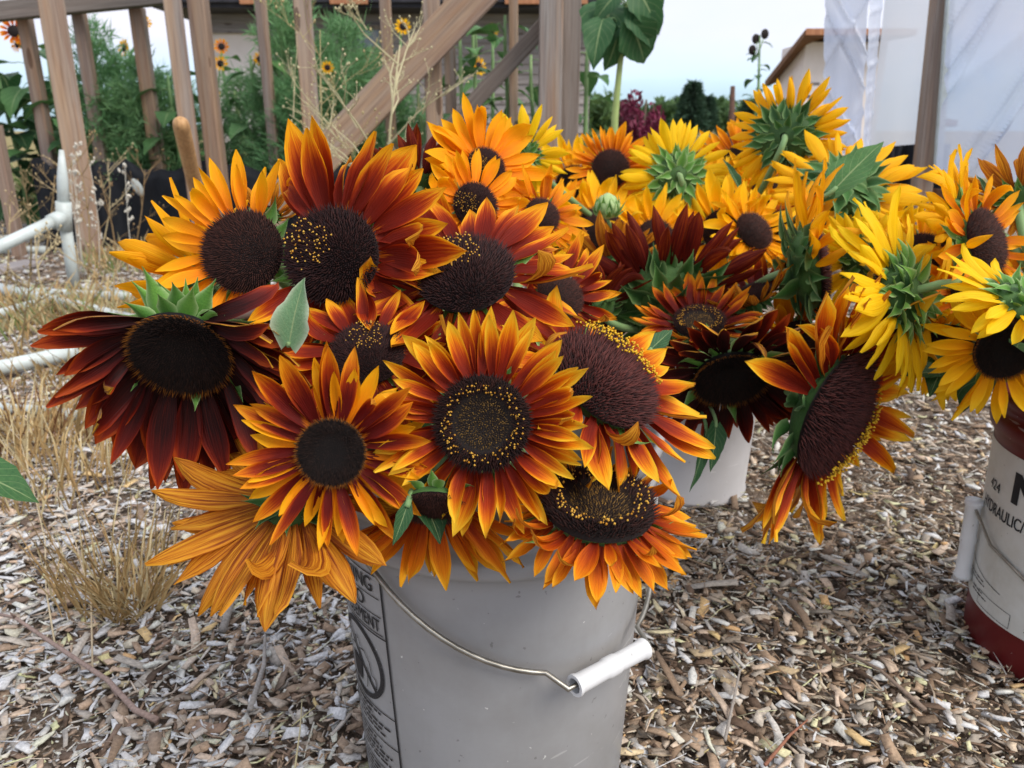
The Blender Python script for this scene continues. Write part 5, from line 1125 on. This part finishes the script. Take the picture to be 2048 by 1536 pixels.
# tall pale weed in front of the diagonal brace
b_ = Vector((atY(775, 400, 2.7).x, 2.7, 0)); weed(b_, atY(800, 90, 2.7), 1, 'tall pale dry weed with fine branching crown before the diagonal brace', 14, .34, .0075, True, C3('#cfc7a0'), levels=3, sr=.0035)
b_ = Vector((atY(640, 420, 2.9).x, 2.9, 0)); weed(b_, atY(640, 60, 2.9), 11, 'fine branching dry weed in front of a timber post', 9, .25, .0035, True, C3('#bcae80'), levels=3, sr=.004)
for i, (px, py, Y, tx, ty) in enumerate(((175, 560, 2.9, 150, 300), (145, 560, 3.0, 128, 330), (235, 540, 3.1, 200, 360), (195, 520, 3.3, 215, 330), (60, 560, 2.9, 40, 330), (90, 520, 3.2, 110, 350), (10, 600, 2.6, 20, 410), (265, 520, 3.2, 290, 340), (110, 640, 2.4, 70, 470), (40, 720, 2.0, 60, 560), (150, 700, 2.1, 190, 540), (230, 620, 2.5, 250, 480))):
    b0 = gnd(px, py); t_ = atY(tx, ty, b0.y); weed(b0, t_, 20 + i, WL[i], 6, .12 * b0.y / 3, .0042, True, None, 'dry weeds near the pipes', .0045)
# pale fluffy seed clumps hovering on their weed stems
for i, (px, py) in enumerate(((150, 290), (145, 315), (178, 320), (250, 328), (140, 340))):
    b0 = gnd(px + 20, 560); t_ = atY(px, py, b0.y); weed(b0, t_, 60 + i, 'thin weed topped with a pale fluffy seed tuft', 10, .035, .0025, True, C3('#d8d4c8'), 'fluffy topped weeds', .006)
def tuft(px, py, R_, n, hmin, hmax, label, cols, seed, lean=.5, name='dry_grass'):
    r = np.random.default_rng(seed); b0 = gnd(px, py); th = r.uniform(0, 6.28, n); q = R_ * np.sqrt(r.uniform(0, 1, n)); P = np.stack([q * np.cos(th), q * np.sin(th), np.full(n, .012)], 1); a2 = th + r.normal(0, 1.0, n)
    D = np.stack([np.cos(a2) * lean * r.uniform(.1, 1.2, n), np.sin(a2) * lean * r.uniform(.1, 1.2, n), np.ones(n)], 1); D /= np.linalg.norm(D, axis=1, keepdims=True); L = r.uniform(hmin, hmax, n)
    side = np.cross(D, np.tile([0.3, -1, .1], (n, 1))); side /= np.linalg.norm(side, axis=1, keepdims=True); wd = r.uniform(.0008, .0018, n)[:, None] * max(b0.y / 1.2, 1); V = []
    for t, w_ in ((0, 1), (.35, .9), (.7, .6), (1, .12)):
        c_ = P + D * (L * t)[:, None]; c_[:, 2] -= L * .35 * t * t * r.uniform(.0, 1, n); c_[:, :2] += D[:, :2] * (L * .5 * t * t)[:, None]; V.append(c_ - side * wd * w_); V.append(c_ + side * wd * w_)
    V = np.stack(V, 1); F = (np.array([(0, 1, 3, 2), (2, 3, 5, 4), (4, 5, 7, 6)])[None] + (np.arange(n) * 8)[:, None, None]).reshape(-1, 4)
    cc = np.array([C3(c) for c in cols])[r.integers(0, len(cols), n)] * r.uniform(.8, 1.15, (n, 1)); o = obj(name, npmesh('grass', V.reshape(-1, 3), F, M_DRY, False, np.repeat(cc, 8, 0)), kind='stuff'); o.location = b0; tag(o, label, 'grass')
ST = ('#c2a878', '#a98c5e', '#d4c49a', '#8f7850', '#b89868'); GRN = ('#7f8f55', '#9aa070', '#b8b088', '#c2b890')
tuft(268, 1235, .04, 130, .04, .12, 'tan dry grass tuft on the wood chips below the striped petals', ST, 1, .7)
tuft(60, 890, .16, 380, .05, .16, 'dry grass around the thin half buried pipe', ST + ('#6e4a30',), 2)
tuft(230, 640, .35, 420, .05, .15, 'mixed dry and green grass behind the dark maroon sunflower', ST + GRN, 3)
tuft(60, 640, .40, 380, .05, .15, 'dry grass growing over the white pipes', ST + GRN, 4); tuft(300, 530, .40, 320, .05, .16, 'grass along the black fabric bed', ST + GRN, 5); tuft(130, 740, .25, 260, .04, .12, 'sparse dry grass by the thick white pipe', ST, 6)
tuft(1440, 330, 3.0, 9000, .3, .75, 'dry field grass before the distant trees', ST + GRN + ('#6e7a4c',), 7, .4); tuft(1180, 330, 2.0, 5000, .3, .7, 'field grass behind the paired posts', ST + GRN + ('#6e7a4c',), 8, .4)
tuft(1830, 430, .5, 900, .08, .3, 'green grass at the foot of the sheeted frame', GRN, 9); tuft(500, 420, 1.6, 3500, .25, .6, 'green undergrowth behind the fabric beds', GRN + ('#5f7a42', '#4f6a3a'), 10); tuft(250, 420, 1.2, 2500, .25, .6, 'weedy undergrowth around the far frame', GRN + ('#5f7a42', '#4f6a3a'), 11); tuft(900, 330, 1.5, 3500, .25, .65, 'undergrowth along the house wall', GRN + ('#5f7a42',), 12)
tuft(235, 1190, .09, 110, .06, .20, 'sparse upright straw near the compact dry tuft', ST, 21, .3); tuft(120, 985, .16, 160, .05, .18, 'thin straw stems between leaf tip and dark maroon sunflower', ST, 22, .35)
def twig(pts, r, c, label, name='fallen_twig', cat='twig', z=.026, forks=()):
    P = [gnd(x, y, z + dz) for x, y, dz in pts]; base = P[0].copy(); base.z = 0; mb = MB(); n = len(P); mb.tube([p - base for p in P], [r * (1 - .55 * i / (n - 1)) for i in range(n)], 7)
    for (i, (x, y, dz)) in forks: mb.tube([P[i] - base, gnd(x, y, z + dz) - base], [r * .6, r * .25], 5)
    o = obj(name, colmesh(mb, name, C3(c), M_CHIP if 'twig' in name else M_DRY)); o.location = base; tag(o, label, cat)
twig([(315, 1440, 0), (270, 1420, .004), (215, 1360, .006), (110, 1290, .012), (30, 1235, .02), (-20, 1225, .02)], .0042, '#a08a80', 'straight reddish grey twig lying across the wood chips', forks=[(2, (235, 1395, 0)), (4, (20, 1225, .035))])
twig([(110, 1290, 0), (92, 1180, .012), (90, 1080, .02), (62, 960, .03), (40, 880, .05), (0, 830, .07)], .0013, '#d4c4a4', 'long thin straw stem rising beside the green leaf tip', 'straw_stem', 'stem')
twig([(185, 1340, 0), (182, 1200, .012), (150, 1080, .02), (120, 1000, .03), (70, 930, .04)], .0013, '#d0bea0', 'thin kinked straw stem near the dry grass tuft', 'straw_stem', 'stem')
twig([(590, 1536, .0), (600, 1460, .02), (604, 1400, .035)], .0011, '#cfc49c', 'little upright straw stem beside the grey bucket', 'straw_stem', 'stem')
twig([(500, 1420, 0), (528, 1330, .004), (530, 1270, .004)], .004, '#a8a29c', 'short pale stick beside the grey bucket'); twig([(445, 1260, .0), (462, 1210, .004), (464, 1175, .004)], .006, '#9c9690', 'stubby grey stick under the striped petals')
twig([(1850, 1420, 0), (1760, 1340, .004), (1660, 1290, .004)], .0032, '#8c7a6c', 'brown stick on the wood chips before the dark red bucket'); twig([(1450, 1480, 0), (1480, 1340, .003), (1440, 1290, .003)], .002, '#a09890', 'curved pale twig between the two buckets')
twig([(1530, 1530, 0), (1580, 1470, .004), (1615, 1440, .004)], .0022, '#a06e58', 'reddish twig on the brown wood chips')
# plant outside the frame whose leaf tip reaches in
Lb = Vector((-.56, .62, 0)); lp = empty('broadleaf_plant', Lb, 'green leaf tip reaching in over the wood chips at the straw stems', 'plant'); a_ = at(-75, 935, .66); b2_ = at(78, 1002, .66)
mb = MB(); mb.tube([Vector(), (a_ - Lb) * .6 + Vector((0, 0, .06)), a_ - Lb], [.006, .005, .003], 7); mb.obj('stem', M_STEM, lp); L = (b2_ - a_).length
obj('leaf', leaf_mesh(M_LEAF, 97, .6, -.3), lp, basis(a_ - Lb, b2_ - a_, cdir(0, .8, .5)) @ Matrix.Diagonal((L, L, L, 1)))
